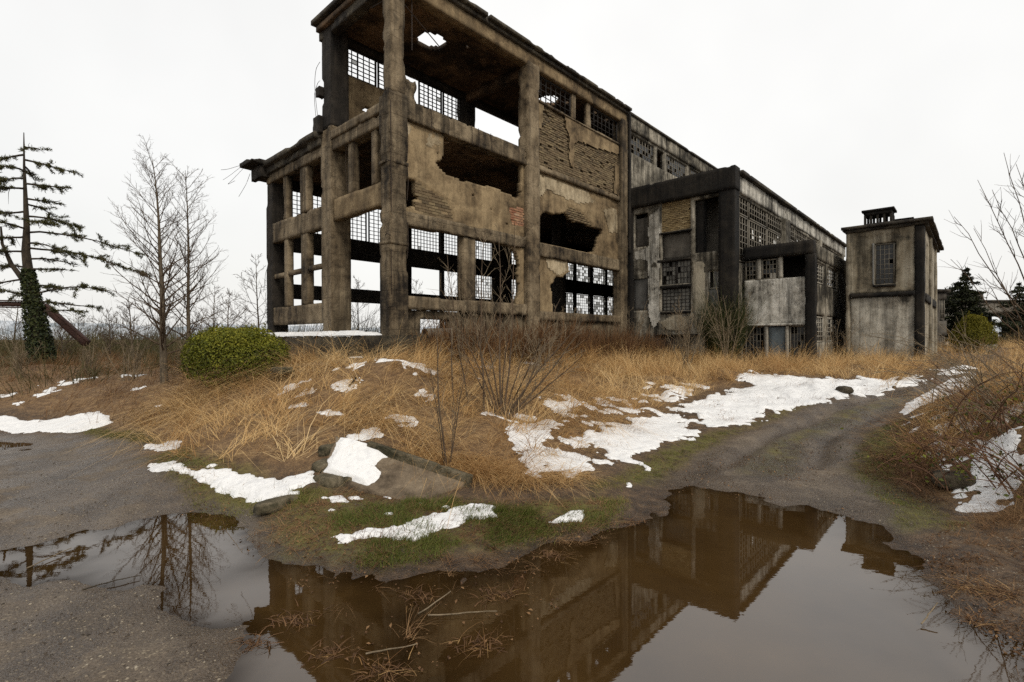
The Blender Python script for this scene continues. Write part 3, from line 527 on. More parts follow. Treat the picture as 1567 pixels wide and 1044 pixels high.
# upper back wall with its strip of steel windows
pn(F, 'wall_panel', 'plaster', 'A', 3.5, .84, 6.3, 8.7, 10.85, th=.2, step=.08, holes=[disc(1.75, 9.9, .22, 6), [(3.6, 11), (3.6, 10.6), (4.6, 10.75), (6.4, 10.7), (6.4, 11)]], seed=61)
pn(F, 'wall_panel', 'shade_dark', 'A', 3.5, 6.3, 28, 8.7, 10.85, th=.2, step=.14, seed=62)
rb(F, 'back_beam', 'shade_dark', .8, 28, 3.42, 3.7, 11.83, 12.05, .25, .01, .03)
for u0, u1, k, sb in ((.9, 2.1, 5, ()), (2.16, 3.1, 4, ()), (3.9, 5.0, 5, (3,)), (5.06, 6.2, 5, ())): window(F, 'A', 3.56, u0, u1, 10.87, 11.83, k, 6, sub=(2,) , panes=.02)
rb(F, 'mullion', 'shade_dark', 6.22, 6.66, 3.45, 3.75, 8.7, 11.83, .2)
# floor over the hall and roof of the side aisle
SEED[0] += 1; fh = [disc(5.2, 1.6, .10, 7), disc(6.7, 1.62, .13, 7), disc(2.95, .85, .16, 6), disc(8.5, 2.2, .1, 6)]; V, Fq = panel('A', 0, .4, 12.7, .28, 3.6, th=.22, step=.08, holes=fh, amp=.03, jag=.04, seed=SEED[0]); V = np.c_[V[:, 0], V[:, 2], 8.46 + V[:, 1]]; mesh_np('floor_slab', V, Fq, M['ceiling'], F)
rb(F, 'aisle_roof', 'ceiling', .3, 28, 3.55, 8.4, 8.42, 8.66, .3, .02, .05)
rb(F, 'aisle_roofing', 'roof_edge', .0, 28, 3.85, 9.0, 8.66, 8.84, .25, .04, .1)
# near end: beams and posts
rb(F, 'end_beam', 'concrete', .25, .62, .36, 3.2, 8.1, 8.44, .08, .025, .07); rb(F, 'end_beam', 'concrete', .2, .66, .36, 3.2, 8.44, 8.7, .07, .035, .1)
rb(F, 'end_beam', 'concrete', .25, .62, 3.86, 8.3, 8.1, 8.42, .08, .025, .07); rb(F, 'end_beam', 'roof_edge', .15, .66, 3.86, 8.5, 8.42, 8.74, .08, .05, .14)
rb(F, 'spandrel', 'plaster', .28, .52, .36, 3.2, 5.9, 6.57, .1, .014, .04); rb(F, 'spandrel', 'concrete', .28, .52, 3.86, 7.84, 5.8, 6.53, .1, .016, .05)
rb(F, 'spandrel', 'concrete', .28, .52, 3.86, 7.84, 2.7, 3.36, .1, .016, .05)
for b0, b1, z0, z1 in ((.76, 1.0, 6.57, 8.1), (2.02, 2.3, 6.57, 8.1), (5.02, 5.55, 6.53, 8.1), (6.62, 6.92, 6.53, 8.1), (5.0, 5.5, 3.36, 5.8), (6.58, 6.86, 3.36, 5.8)): rb(F, 'post', 'concrete', .3, .52, b0, b1, z0, z1, .08, .016, .05)
rb(F, 'transom', 'concrete', .32, .46, 3.86, 5.0, 4.5, 4.66, .1); rb(F, 'transom', 'concrete', .32, .46, 5.5, 6.58, 4.48, 4.64, .1); rb(F, 'transom', 'concrete', .32, .46, 6.86, 7.84, 4.46, 4.62, .1)
# eave hanging out beyond the corner
rb(F, 'canopy', 'roof_edge', -.45, .5, 7.9, 9.05, 8.74, 8.9, .07, .04, .12); rb(F, 'canopy_bracket', 'shade_dark', -.1, .6, 7.95, 8.85, 8.25, 8.74, .07, .05, .16)
rb(F, 'broken_block', 'shade_dark', .1, .4, 3.75, 4.15, 8.8, 9.35, .06, .08, .2); rb(F, 'broken_block', 'shade_dark', .15, .35, 3.8, 4.05, 10.0, 10.3, .06, .06, .1)
# bay one, second storey: render over brick, half of it fallen out
H1 = [(2.15, 8.4), (2.17, 7.9), (2.12, 7.66), (1.85, 7.38), (1.98, 7.25), (2.2, 7.17), (2.66, 7.1), (4.38, 7.17), (5.2, 7.13), (5.42, 7.02), (5.72, 7.2), (5.75, 8.4)]
H2 = [(.6, 6.75), (1.15, 6.77), (1.2, 6.32), (1.36, 6.25), (1.2, 6.15), (1.16, 5.9), (.6, 5.84)]
SP1 = [(1.15, 6.77), (1.5, 6.62), (1.85, 6.54), (2.4, 6.38), (2.55, 6.03), (2.62, 5.78), (1.16, 5.8)]; RB1 = [(5.1, 6.7), (5.86, 6.82), (5.86, 6.15), (5.2, 6.12)]
pn(F, 'wall_panel', 'plaster', 'A', .08, .74, 5.86, 5.7, 8.32, th=.2, step=.05, holes=[H1, H2, disc(1.95, 7.75, .04, 5), disc(3.4, 6.75, .05, 5), disc(4.2, 6.45, .045, 5), disc(4.95, 6.1, .05, 5)], insets=[(SP1, .05), (RB1, .05)], seed=11)
bricks(F, 'brick', 'A', .11, lambda u, v: inpoly(SP1)(u, v) and not inpoly(H2)(u, v), 1.16, 2.6, 5.78, 6.75); bricks(F, 'red_brick', 'A', .095, inpoly(RB1), 5.1, 5.86, 6.12, 6.8)
# bay two, top storey: bare brick with rags of render, strip window above
PL = [[(8.22, 10.85), (8.3, 10.4), (8.5, 10.1), (8.48, 9.2), (8.62, 8.95), (8.82, 8.95), (8.8, 9.9), (9.1, 10.1), (10.2, 10.15), (12.3, 10.4), (12.3, 10.85)], [(6.4, 10.85), (6.9, 10.8), (6.8, 9.9), (6.4, 9.8)], [(11.9, 9.9), (12.3, 9.8), (12.3, 8.5), (11.8, 8.6)]]
pn(F, 'wall_panel', 'rough', 'A', .16, 6.48, 12.22, 8.45, 10.8, th=.14, step=.08, amp=.03, holes=[disc(6.62, 9.28, .07, 5)], seed=12)
bricks(F, 'brick', 'A', .085, lambda u, v: not any(inpoly(p)(u, v) for p in PL) and math.hypot(u - 6.62, v - 9.28) > .12, 6.48, 12.22, 8.5, 10.78)
for k, p in enumerate(PL):
    U0 = min(x[0] for x in p); U1 = min(max(x[0] for x in p), 12.22); U0 = max(U0, 6.48); V0 = min(x[1] for x in p); V1 = min(max(x[1] for x in p), 10.82)
    keep = p
    Vv, Fq = panel('A', .03, U0, U1, V0, V1, th=.06, step=.05, seed=20 + k)
    cu = Vv[Fq].mean(1); kk = pip(cu[:, 0] + .05 * fbm(cu * 3, 5, 3), cu[:, 2] + .05 * fbm(cu * 3, 6, 3), keep); us, inv = np.unique(Fq[kk], return_inverse=True); mesh_np('render_patch', Vv[us], inv.reshape(-1, 4), M['plaster'], F)
rb(F, 'sill_beam', 'concrete', 6.48, 12.22, -.02, .25, 10.78, 10.86, .1, .012, .03)
for a in ((8.7, 8.95), (9.72, 9.98)): rb(F, 'mullion', 'concrete', a[0], a[1], .02, .22, 10.86, 11.86, .09)
window(F, 'A', .1, 6.5, 8.68, 10.88, 11.84, 7, 4, panes=None); window(F, 'A', .1, 10.0, 12.2, 10.88, 11.84, 7, 4, panes=None)
for k in range(11): rb(F, 'louvre_slat', 'shade_dark', 8.96, 9.71, .08, .14, 10.9 + k * .085, 10.945 + k * .085, .2, .01, .0)
# bay two, middle and ground storey
H3 = [(6.69, 6.43), (6.78, 6.75), (7.04, 6.92), (7.6, 6.95), (8.04, 6.98), (8.3, 7.1), (8.7, 6.95), (9.04, 6.85), (9.6, 6.9), (9.97, 6.9), (10.5, 6.85), (10.96, 6.83), (10.9, 6.6), (10.71, 6.49), (10.55, 6.1), (10.3, 5.74), (8.81, 5.72), (6.65, 5.7)]
SP3 = [(8.29, 7.0), (8.47, 7.4), (8.9, 7.38), (9.5, 7.28), (9.9, 7.1), (10.31, 6.88), (9.0, 6.8)]
pn(F, 'wall_panel', 'plaster', 'A', .09, 6.48, 12.22, 5.64, 8.3, th=.2, step=.055, holes=[H3], insets=[(SP3, .06)], seed=13)
bricks(F, 'brick', 'A', .12, lambda u, v: inpoly(SP3)(u, v) and not inpoly(H3)(u, v), 8.3, 10.3, 6.8, 7.4)
H4 = [(7.62, 4.52), (7.36, 4.15), (7.48, 3.95), (7.5, 2.5), (13.5, 2.5), (13.5, 5.9), (8.46, 5.9), (8.5, 4.8), (8.2, 4.66), (8.0, 4.5)]
pn(F, 'wall_panel', 'plaster', 'A', .09, 6.48, 12.22, 3.12, 5.2, th=.2, step=.05, holes=[H4], jag=.09, seed=14)
rb(F, 'post', 'concrete', 7.85, 8.4, .9, 1.3, 2.2, 5.2, .1); rb(F, 'mullion', 'concrete', 2.94, 3.46, .05, .35, 3.38, 5.36, .1, .015, .05)
H5 = [(5.05, 5.5), (5.25, 5.3), (5.5, 5.1), (5.62, 4.7), (5.6, 4.3), (5.66, 3.9), (5.5, 3.5), (5.45, 3.2), (4.5, 3.2), (4.5, 5.5)]
pn(F, 'wall_panel', 'plaster', 'A', .1, 4.9, 5.86, 3.36, 5.38, th=.18, step=.045, holes=[H5], jag=.08, seed=15)
for u0, u1, h in ((.74, 5.86, [rect(1.3, 2.4, 2.3, 2.75)]), (6.48, 12.22, [])): pn(F, 'base_wall', 'rough', 'A', .12, u0, u1, 1.9, 3.0 if u0 < 1 else 2.86, th=.2, step=.1, holes=h, amp=.05)
# outer back wall of the aisle
WL = [(.5, 2.5, 9), (2.95, 4.5, 7), (4.6, 6.5, 8), (6.87, 8.65, 9), (8.82, 10.7, 9), (10.95, 12.48, 8), (13.95, 15.8, 9)]; WR = [(18.4, 20.2, 8), (20.4, 22.15, 7), (22.35, 24.14, 7), (24.32, 26.1, 7)]
pn(F, 'back_wall', 'shade_dark', 'A', 8.12, .8, 17.5, 2.2, 8.5, th=.25, step=.12, amp=.01, holes=[rect(a, b, z0, z1) for a, b, _ in WL for z0, z1 in ((6.45, 8.1), (4.4, 5.66), (2.35, 3.8))], seed=16)
pn(F, 'back_wall', 'shade_dark', 'A', 8.12, 17.5, 28, 2.2, 8.5, th=.25, step=.12, amp=.01, holes=[rect(a, b, z0, z1) for a, b, _ in WR for z0, z1 in ((6.02, 7.9), (3.8, 5.17))], seed=17)
for k, (a, b, n) in enumerate(WL):
    window(F, 'A', 8.2, a, b, 6.45, 8.1, n, 9, panes=.02)
    if k in (5, 6): window(F, 'A', 8.2, a, b, 4.4, 5.66, n, 7, panes=.06)
for a, b, n in WR: window(F, 'A', 8.2, a, b, 6.02, 7.9, n, 9, panes=.4); window(F, 'A', 8.2, a, b, 3.8, 5.17, n, 7, panes=.4)
# the hall runs on behind, a little lower
rb(F, 'fascia_beam', 'grey_plaster', 12.75, 28, -.04, .25, 11.78, 12.4, .14, .02, .06); rb(F, 'coping', 'roof_edge', 12.75, 28, -.12, .3, 12.4, 12.5, .14, .02, .05)
rb(F, 'roof_slab', 'ceiling', 12.75, 28, .25, 3.9, 12.1, 12.3, .4, .02, .03)
pn(F, 'wall_panel', 'grey_plaster', 'A', .06, 12.75, 28, 7.6, 11.8, th=.2, step=.11, holes=[rect(a, b, 10.75, 11.7) for a, b in ((13.1, 15.7), (15.95, 16.75), (16.9, 19.4), (19.8, 22.4), (22.8, 25.4))], amp=.02, seed=18)
for a, b, n in ((13.1, 15.7, 9), (16.9, 19.4, 9), (19.8, 22.4, 9), (22.8, 25.4, 9)): window(F, 'A', .1, a, b, 10.75, 11.7, n, 4, 'pale_steel', panes=.55, glass='dark_glass', sub=(3, 6), bar=.03)
rb(F, 'downpipe', 'blackened', 12.74, 12.86, -.22, -.1, 6.0, 12.3, .12, .01, .02)
rb(F, 'far_wall', 'shade_dark', 27.8, 28, .2, 8.3, 2, 12.2, .4)
def wires(parent, name, L, r=.008, mat='wire'):
    for pts in L:
        t = TB(); pts = np.asarray(pts, float); s = np.linspace(0, len(pts) - 1, 14); P = np.stack([np.interp(s, np.arange(len(pts)), pts[:, k]) for k in range(3)], -1)
        for _ in range(3): P[1:-1] = (P[:-2] + 2 * P[1:-1] + P[2:]) / 4
        t.add(P, r, 4); t.build(name, M[mat], parent)
wires(F, 'loose_wire', [[(-.4, 9.0, 8.85), (-.7, 9.6, 8.75), (-.8, 10.0, 8.8)], [(-.4, 9.0, 8.8), (-.6, 9.6, 8.55), (-.7, 10.1, 8.45)], [(-.3, 8.9, 8.8), (-.6, 9.5, 8.3), (-.6, 10.0, 8.25), (-.4, 9.7, 8.4)], [(-.2, 8.7, 8.5), (-.3, 8.8, 8.1), (-.4, 9.3, 7.7)],
    [(.2, 4.0, 9.3), (.2, 4.25, 10.4), (.2, 4.15, 11.0), (.2, 3.85, 11.1)], [(.2, 4.1, 9.2), (.2, 4.3, 10.2), (.2, 4.0, 10.5), (.2, 3.85, 10.5)], [(.3, 7.9, 5.2), (.2, 8.3, 4.8), (.2, 8.5, 4.0)], [(.3, 2.4, 8.1), (.3, 2.45, 7.4), (.3, 2.35, 6.7)], [(.3, 1.9, 8.1), (.32, 2.0, 7.5), (.3, 2.02, 6.9)], [(.1, 5.2, 8.3), (.05, 5.2, 7.9)]])
wires(F, 'hanging_rod', [[(.7, .1, 11.6), (2.2, .25, 11.0)], [(1.1, .15, 11.9), (1.1, .15, 10.4)], [(.3, 1.0, 11.6), (.35, .3, 11.55)]], .02)
# reinforcement bared along the beam
wires(F, 'reinforcement_bar', [[(u, -.09, 8.26), (u + .02, -.1, 8.6), (u, -.06, 8.86)] for u in (1.6, 2.25, 3.2, 3.5, 4.05)] + [[(.2, -.14, z), (.17, -.16, z + .6), (.19, -.14, z + 1.2)] for z in (5.6, 6.1, 7.4, 3.4)] + [[(.7, -.14, z), (.74, -.15, z + .5), (.72, -.14, z + 1.0)] for z in (6.0, 7.1, 4.4)] + [[(.16, .1, z), (.1, -.05, z + .02), (.13, -.2, z - .05)] for z in (6.98, 5.0, 8.9)], .011)
def ledge_snow(parent, name, x0, x1, y0, y1, z, th=.06, seed=0, sx=.05):
    U, V = np.meshgrid(np.arange(x0, x1, sx), np.arange(y0, y1, sx), indexing='ij'); q = p3(U.ravel(), V.ravel(), seed); e = np.minimum(np.minimum(U - x0, x1 - U), np.minimum(V - y0, y1 - V)).ravel()
    m = np.minimum(e, .3) + .18 * fbm(q * 3, seed, 4) - .02; zz = z + np.minimum(th, m * .5); i = np.arange(U.size).reshape(U.shape); f = np.stack([i[:-1, :-1], i[1:, :-1], i[1:, 1:], i[:-1, 1:]], -1).reshape(-1, 4); f = f[(m[f] > -.06).all(1)]
    us, inv = np.unique(f, return_inverse=True); return mesh_np(name, np.c_[U.ravel(), V.ravel(), zz][us], inv.reshape(f.shape), M['snow'], parent, True)
ls = ledge_snow(None, 'ledge_snow', -.56, .3, .2, 8.0, 2.26, .16, 3); ls.location = (OX, OY, 0); ls.rotation_euler = (0, 0, RZ); tag(ls, 'white snow lying along the foundation ledge at the open end of the hall', 'snow')
# pipe stub under the sill
t = TB(); t.add([(1.2, -.25, 2.32), (2.2, -.25, 2.34)], .16, 14); t.build('pipe', M['pale_steel'], F)

# ------------------------------------------------------------------ the black-framed annex, with a sloping row of windows down its side
AX = thing('annex_building', 'two storey annex with sooty black frame and flaking grey front', 'building', (OX, OY, 0), RZ)
c = 13.0
rb(AX, 'column', 'blackened', c - .12, c + .45, -4.72, -4.1, .9, 8.2, .12, .012, .04); rb(AX, 'column', 'blackened', c - .1, c + .3, -.22, .12, .9, 8.2, .12, .012, .04)
rb(AX, 'parapet', 'blackened', c - .16, c + .4, -4.76, .1, 8.05, 8.95, .12, .012, .05)
O1 = [rect(-.92, -.24, 6.28, 7.75), rect(-2.9, -1.58, 6.75, 8.1), rect(-2.9, -1.6, 5.58, 6.68), rect(-4.16, -3.05, 5.7, 7.95), rect(-2.9, -1.58, 4.45, 5.53), rect(-2.86, -1.58, 3.32, 4.33), rect(-.91, -.22, 3.42, 4.84), rect(-4.2, -3.62, 3.38, 4.94), rect(-2.7, -1.4, .9, 2.24)]
pn(AX, 'wall_panel', 'grey_plaster', 'B', c + .05, -4.12, -.2, .9, 8.07, th=.22, step=.06, holes=O1, insets=[([(-3.9, 2.9), (-3.1, 3.2), (-3.2, .9), (-3.7, .9)], -.03), ([(-1.55, 5.4), (-.95, 5.9), (-.95, 4.9), (-1.5, 4.2)], -.02), ([(-.95, 5.2), (-.2, 5.3), (-.2, 4.9), (-.9, 4.9)], .04)], amp=.04, seed=31)
def board(parent, name, mat, n, u0, u1, v0, v1, axis='B', th=.04): 
    SEED[0] += 1; V, Fq = panel(axis, n, min(u0, u1), max(u0, u1), v0, v1, th=th, step=.12, amp=.012, seed=SEED[0]); return mesh_np(name, V, Fq, M[mat], parent)
board(AX, 'boarding', 'panel_brown', c + .2, -.92, -.24, 6.28, 7.6); board(AX, 'boarding', 'panel_brown', c + .2, -2.9, -1.6, 5.58, 6.68); board(AX, 'boarding', 'panel_grey', c + .12, -.91, -.22, 3.42, 4.84); board(AX, 'boarding', 'panel_grey', c + .12, -4.2, -3.62, 3.38, 4.16); board(AX, 'door', 'panel_brown', c + .16, -2.7, -1.4, .9, 2.2)
rb(AX, 'lintel', 'blackened', c, c + .2, -2.95, -1.55, 6.68, 6.76, .1); rb(AX, 'lintel', 'blackened', c + .01, c + .2, -2.9, -1.4, 5.47, 5.58, .1); rb(AX, 'window_sill', 'blackened', c - .02, c + .2, -2.9, -1.55, 4.32, 4.45, .1); rb(AX, 'window_sill', 'blackened', c - .02, c + .2, -2.9, -1.55, 3.22, 3.32, .1); rb(AX, 'canopy', 'blackened', c - .14, c + .1, -3.25, -1.3, 2.28, 2.34, .1, .01, .02)
bricks(AX, 'pale_brick', 'B', c + .1, lambda u, v: True, -2.9, -1.58, 6.76, 8.05, L=.21, H=.075)
rb(AX, 'inner_wall', 'shade_dark', c + .3, c + .4, -4.1, -.2, .9, 5.6, .4); rb(AX, 'inner_wall', 'panel_brown', c + 1.5, c + 1.6, -4.3, -2.2, 5.6, 8.4, .2); rb(AX, 'inner_pier', 'blackened', c + .25, c + .6, -3.35, -3.0, 5.6, 8.0, .12, .03, .08)
window(AX, 'B', c + .1, -2.24, -1.58, 4.45, 5.5, 4, 5, 'dark_steel', panes=.85, glass='grey_glass'); window(AX, 'B', c + .1, -2.9, -2.24, 4.45, 5.5, 4, 4, 'dark_steel', panes=.8, glass='grey_glass')
window(AX, 'B', c + .1, -2.86, -1.58, 3.32, 4.33, 7, 6, 'dark_steel', panes=.96, glass='grey_glass'); window(AX, 'B', c + .1, -4.2, -3.62, 4.18, 4.94, 3, 1, 'white_steel', panes=.9, glass='grey_glass')
def patch(parent, mat, axis, n, keep, seed, step=.05, th=.05):
    k_ = np.array(keep); Vv, Fq = panel(axis, n, k_[:, 0].min(), k_[:, 0].max(), k_[:, 1].min(), k_[:, 1].max(), th=th, step=step, seed=seed, amp=.03); cu = Vv[Fq].mean(1); cu = cu if axis == 'A' else cu[:, [1, 0, 2]]; kk = pip(cu[:, 0] + .09 * fbm(cu * 2.6, 5, 4), cu[:, 2] + .09 * fbm(cu * 2.6, 6, 4), keep); us, inv = np.unique(Fq[kk], return_inverse=True); mesh_np('render_patch', Vv[us], inv.reshape(-1, 4), M[mat], parent)
for k_, pg_ in enumerate(([(-1.54, 7.9), (-.98, 7.6), (-1.0, 6.2), (-.3, 6.1), (-.3, 5.75), (-.95, 5.6), (-.98, 3.3), (-1.2, 2.6), (-1.5, 3.0), (-1.5, 4.4)], [(-3.5, 5.3), (-2.98, 5.4), (-2.98, 3.4), (-3.1, 2.4), (-3.2, 1.4), (-3.55, 1.4), (-3.5, 3.3), (-3.58, 4.2)], [(-2.9, 3.1), (-2.2, 3.15), (-1.5, 2.9), (-1.9, 2.5), (-2.8, 2.55)])): patch(AX, ('pale_plaster', 'tower', 'tower')[k_], 'B', c + .02, pg_, 90 + k_)
for k_, pg_ in enumerate(([(.8, 8.28), (2.1, 8.28), (2.05, 7.95), (1.5, 7.8), (1.3, 7.9), (.8, 7.85)], [(6.6, 8.2), (8.2, 8.2), (9.8, 8.2), (10.4, 7.9), (9.0, 7.6), (7.2, 7.75), (6.6, 7.3)], [(7.0, 5.15), (8.4, 5.15), (8.4, 4.85), (7.8, 4.6), (7.2, 4.8)], [(11.0, 7.7), (12.1, 7.9), (12.15, 6.9), (11.5, 6.8)])): patch(F, 'pale_tan', 'A', .075, pg_, 130 + k_, .06, .03)
# its long side
sb = -4.7
rb(AX, 'fascia_beam', 'pale_plaster', c + .45, 36, sb, sb + .3, 8.05, 8.72, .14, .03, .08); rb(AX, 'coping', 'roof_edge', c + .4, 36, sb - .18, sb + .4, 8.72, 8.86, .13, .03, .08); rb(AX, 'roof_slab', 'shade_dark', c + .4, 36, sb + .3, .0, 8.5, 8.7, .5)
for a0, a1 in ((19.95, 20.85), (27.5, 28.2), (34.5, 35.2)): rb(AX, 'pilaster', 'grey_plaster', a0, a1, sb - .06, sb + .2, 1, 8.1, .14, .015, .04)
pn(AX, 'side_wall', 'grey_plaster', 'A', sb + .08, c + .45, 36, 1, 8.1, th=.2, step=.14, holes=[rect(13.55, 19.9, 5.3, 8.0), rect(20.9, 27.4, 5.3, 8.0), rect(28.3, 34.4, 5.3, 8.0)], amp=.03, seed=32)
for x0 in (13.55, 20.95, 28.3):
    for i, (d0, d1) in enumerate(((0, 1.35), (1.5, 3.9), (4.05, 6.3))):
        window(AX, 'A', sb + .1, x0 + d0, x0 + d1, 5.3, 7.2, 4 if i == 0 else 7, 7, 'pale_steel', panes=.0, bar=.04); window(AX, 'A', sb + .1, x0 + d0, x0 + d1, 7.24, 8.0, 4 if i == 0 else 7, 3, 'pale_steel', panes=.0, bar=.04)
        for k in range(3 if i else 0):
            u = x0 + d0 + .3 + rng.random() * (d1 - d0 - .8); v = 6.4 + rng.random() * 1.3; shared_box('pane', M['white_pane'] if 'white_pane' in M else M['white_steel'], AX, (u, sb + .15, v), (.26, .01, .24))
rb(AX, 'back_partition', 'shade_dark', c + .6, 36, -.6, -.45, 1, 8.5, .6)

# ------------------------------------------------------------------ the low lean-to in front of the annex side
LT = thing('lean_to_building', 'low black-framed lean-to with pale flaking band between window rows', 'building', (OX, OY, 0), RZ)
f = 14.0; e1 = -7.22
rb(LT, 'parapet', 'blackened', f - .12, f + .3, e1, -4.72, 5.34, 5.84, .12, .012, .04); rb(LT, 'column', 'blackened', f - .1, f + .35, e1 - .04, e1 + .28, .9, 5.36, .12, .012, .04)
rb(LT, 'roof_slab', 'shade_dark', f + .3, 21, e1, -4.7, 5.6, 5.72, .4); rb(LT, 'fascia_beam', 'grey_plaster', f + .35, 21, e1 - .02, e1 + .2, 5.2, 5.74, .14, .03, .06)
pn(LT, 'wall_panel', 'pale_plaster', 'B', f + .02, e1 + .26, -4.72, 2.72, 4.5, th=.2, step=.06, amp=.05, holes=[], seed=41); rb(LT, 'string_course', 'pale_plaster', f - .06, f + .2, e1 + .24, -4.7, 2.64, 2.74, .1, .02, .04)
for b0, b1 in ((-5.36, -5.22), (-6.14, -5.98)): rb(LT, 'mullion', 'white_steel', f, f + .16, b0, b1, 4.5, 5.34, .1, .01, .02)
window(LT, 'B', f + .04, -5.2, -4.75, 4.5, 5.3, 3, 4, 'pale_steel', bar=.03, panes=.3, glass='dark_glass'); window(LT, 'B', f + .04, -5.96, -5.38, 4.5, 5.3, 4, 4, 'pale_steel', bar=.03, panes=.2, glass='dark_glass')
shared_box('pane', M['white_steel'], LT, (f + .06, -5.8, 4.62), (.01, .22, .2))
for b0, b1 in ((-5.62, -5.5), (-6.36, -6.24)): rb(LT, 'post', 'white_steel', f, f + .14, b0, b1, .9, 2.66, .1, .01, .02)
window(LT, 'B', f + .06, -5.5, -4.74, .9, 2.64, 5, 6, 'pale_steel', bar=.022, panes=.5, glass='dark_glass'); board(LT, 'door', 'blue_door', f + .08, -6.22, -5.64, .9, 2.6); window(LT, 'B', f + .06, e1 + .3, -6.38, .9, 2.64, 4, 6, 'pale_steel', bar=.022, panes=.6, glass='dark_glass')
rb(LT, 'inner_wall', 'shade_dark', f + 1.6, f + 1.8, e1 + .2, -4.72, .9, 5.5, .4)
pn(LT, 'side_wall', 'grey_plaster', 'A', e1 + .02, f + .35, 21, .9, 5.22, th=.18, step=.1, holes=[rect(f + .5, f + 1.9, 4.3, 5.1), rect(f + 2.5, f + 4.5, 4.3, 5.1), rect(f + .5, f + 1.9, 2.0, 3.0), rect(f + 2.3, f + 4.5, 2.0, 3.0)], amp=.03, seed=42)
for u0, u1, v0, v1 in ((f + .5, f + 1.9, 4.3, 5.1), (f + 2.5, f + 4.5, 4.3, 5.1), (f + .5, f + 1.9, 2, 3), (f + 2.3, f + 4.5, 2, 3)): window(LT, 'A', e1 + .06, u0, u1, v0, v1, 4, 5, 'white_steel', bar=.04, panes=.4, glass='dark_glass')

# ------------------------------------------------------------------ the square stair tower
TW = thing('stair_tower', 'square tan rendered tower with barred window and rooftop lantern', 'building', (OX, OY, 0), RZ)
t0, t1, ta, tb_ = -7.74, -10.24, 17.3, 26.0
pn(TW, 'wall_panel', 'tower', 'B', ta + .05, t1 + .3, t0, 3.98, 6.55, th=.25, step=.07, holes=[rect(-9.32, -8.66, 4.28, 5.95)], insets=[(rect(-9.75, -7.95, 4.1, 6.35), .05)], amp=.02, seed=51)
pn(TW, 'wall_panel', 'tower_low', 'B', ta + .02, t1 + .3, t0 - .12, .9, 3.8, th=.25, step=.07, amp=.045, seed=52)
rb(TW, 'pilaster', 'tower', ta - .02, ta + .3, t0 - .12, t0 + .04, .9, 6.5, .1, .01, .03); rb(TW, 'pilaster', 'blackened', ta - .04, ta + .4, t1, t1 + .3, .9, 6.5, .1, .015, .04)
rb(TW, 'string_course', 'blackened', ta - .06, ta + .25, t1 + .28, t0 - .1, 3.8, 3.98, .1, .015, .04)
rb(TW, 'cornice', 'roof_edge', ta - .2, tb_ + .4, t1 - .25, t0 + .18, 6.62, 6.74, .14, .015, .04); rb(TW, 'cornice', 'roof_edge', ta - .08, tb_ + .2, t1 - .1, t0 + .06, 6.5, 6.62, .14, .015, .04)
window(TW, 'B', ta + .14, -9.32, -8.66, 4.28, 5.95, 4, 8, 'pale_steel', bar=.02, panes=.92, glass='dark_glass'); rb(TW, 'window_sill', 'blackened', ta - .06, ta + .2, -9.36, -8.62, 4.2, 4.29, .1, .01, .02); rb(TW, 'window_surround', 'panel_grey', ta - .01, ta + .15, -8.66, -8.6, 4.29, 5.98, .1, .008, .01)
pn(TW, 'side_wall', 'tower', 'A', t1 + .04, ta + .4, tb_, .9, 6.5, th=.25, step=.1, holes=[rect(18.9, 19.9, 3.9, 6.0), rect(22, 23, 3.9, 6.0)], amp=.03, seed=53)
for a in (18.9, 22): window(TW, 'A', t1 + .15, a, a + 1, 3.9, 6.0, 3, 8, 'pale_steel', panes=.9, glass='dark_glass')
for a in (20.6, 24.6): rb(TW, 'pilaster', 'tower', a, a + .5, t1 - .05, t1 + .1, .9, 6.5, .12)
rb(TW, 'string_course', 'blackened', ta + .4, tb_, t1 - .04, t1 + .1, 3.6, 3.9, .12, .02, .05); rb(TW, 'back_wall', 'tower', tb_ - .2, tb_, t1 + .1, t0 - .1, .9, 6.5, .3); rb(TW, 'side_wall', 'tower', ta + .3, tb_ - .2, t0 - .22, t0 - .02, .9, 6.5, .3)
LN = mesh_np('lantern', boxv(ta + .35, ta + 1.25, -9.2, -8.28, 6.74, 6.86), BOXF, M['blackened'], TW)
rb(TW, 'lantern_roof', 'blackened', ta + .28, ta + 1.32, -9.28, -8.2, 7.34, 7.42, .1, .01, .02); rb(TW, 'lantern_lintel', 'blackened', ta + .34, ta + 1.26, -9.2, -8.28, 7.2, 7.34, .1, .01, .02)
for u in (-9.2, -8.98, -8.76, -8.54, -8.34):
    for x in (ta + .36, ta + 1.18): shared_box('lantern_post', M['blackened'], TW, (x + .04, u + .03, 7.03), (.08, .08, .36))
for x in (ta + .58, ta + .8, ta + 1.0): shared_box('lantern_post', M['blackened'], TW, (x + .04, -9.16, 7.03), (.07, .07, .36))
rb(TW, 'roof_vent', 'blackened', ta + 1.9, ta + 2.7, -9.7, -9.2, 6.74, 7.12, .12); rb(TW, 'roof_vent_cap', 'blackened', ta + 1.8, ta + 2.8, -9.8, -9.1, 7.12, 7.2, .12)

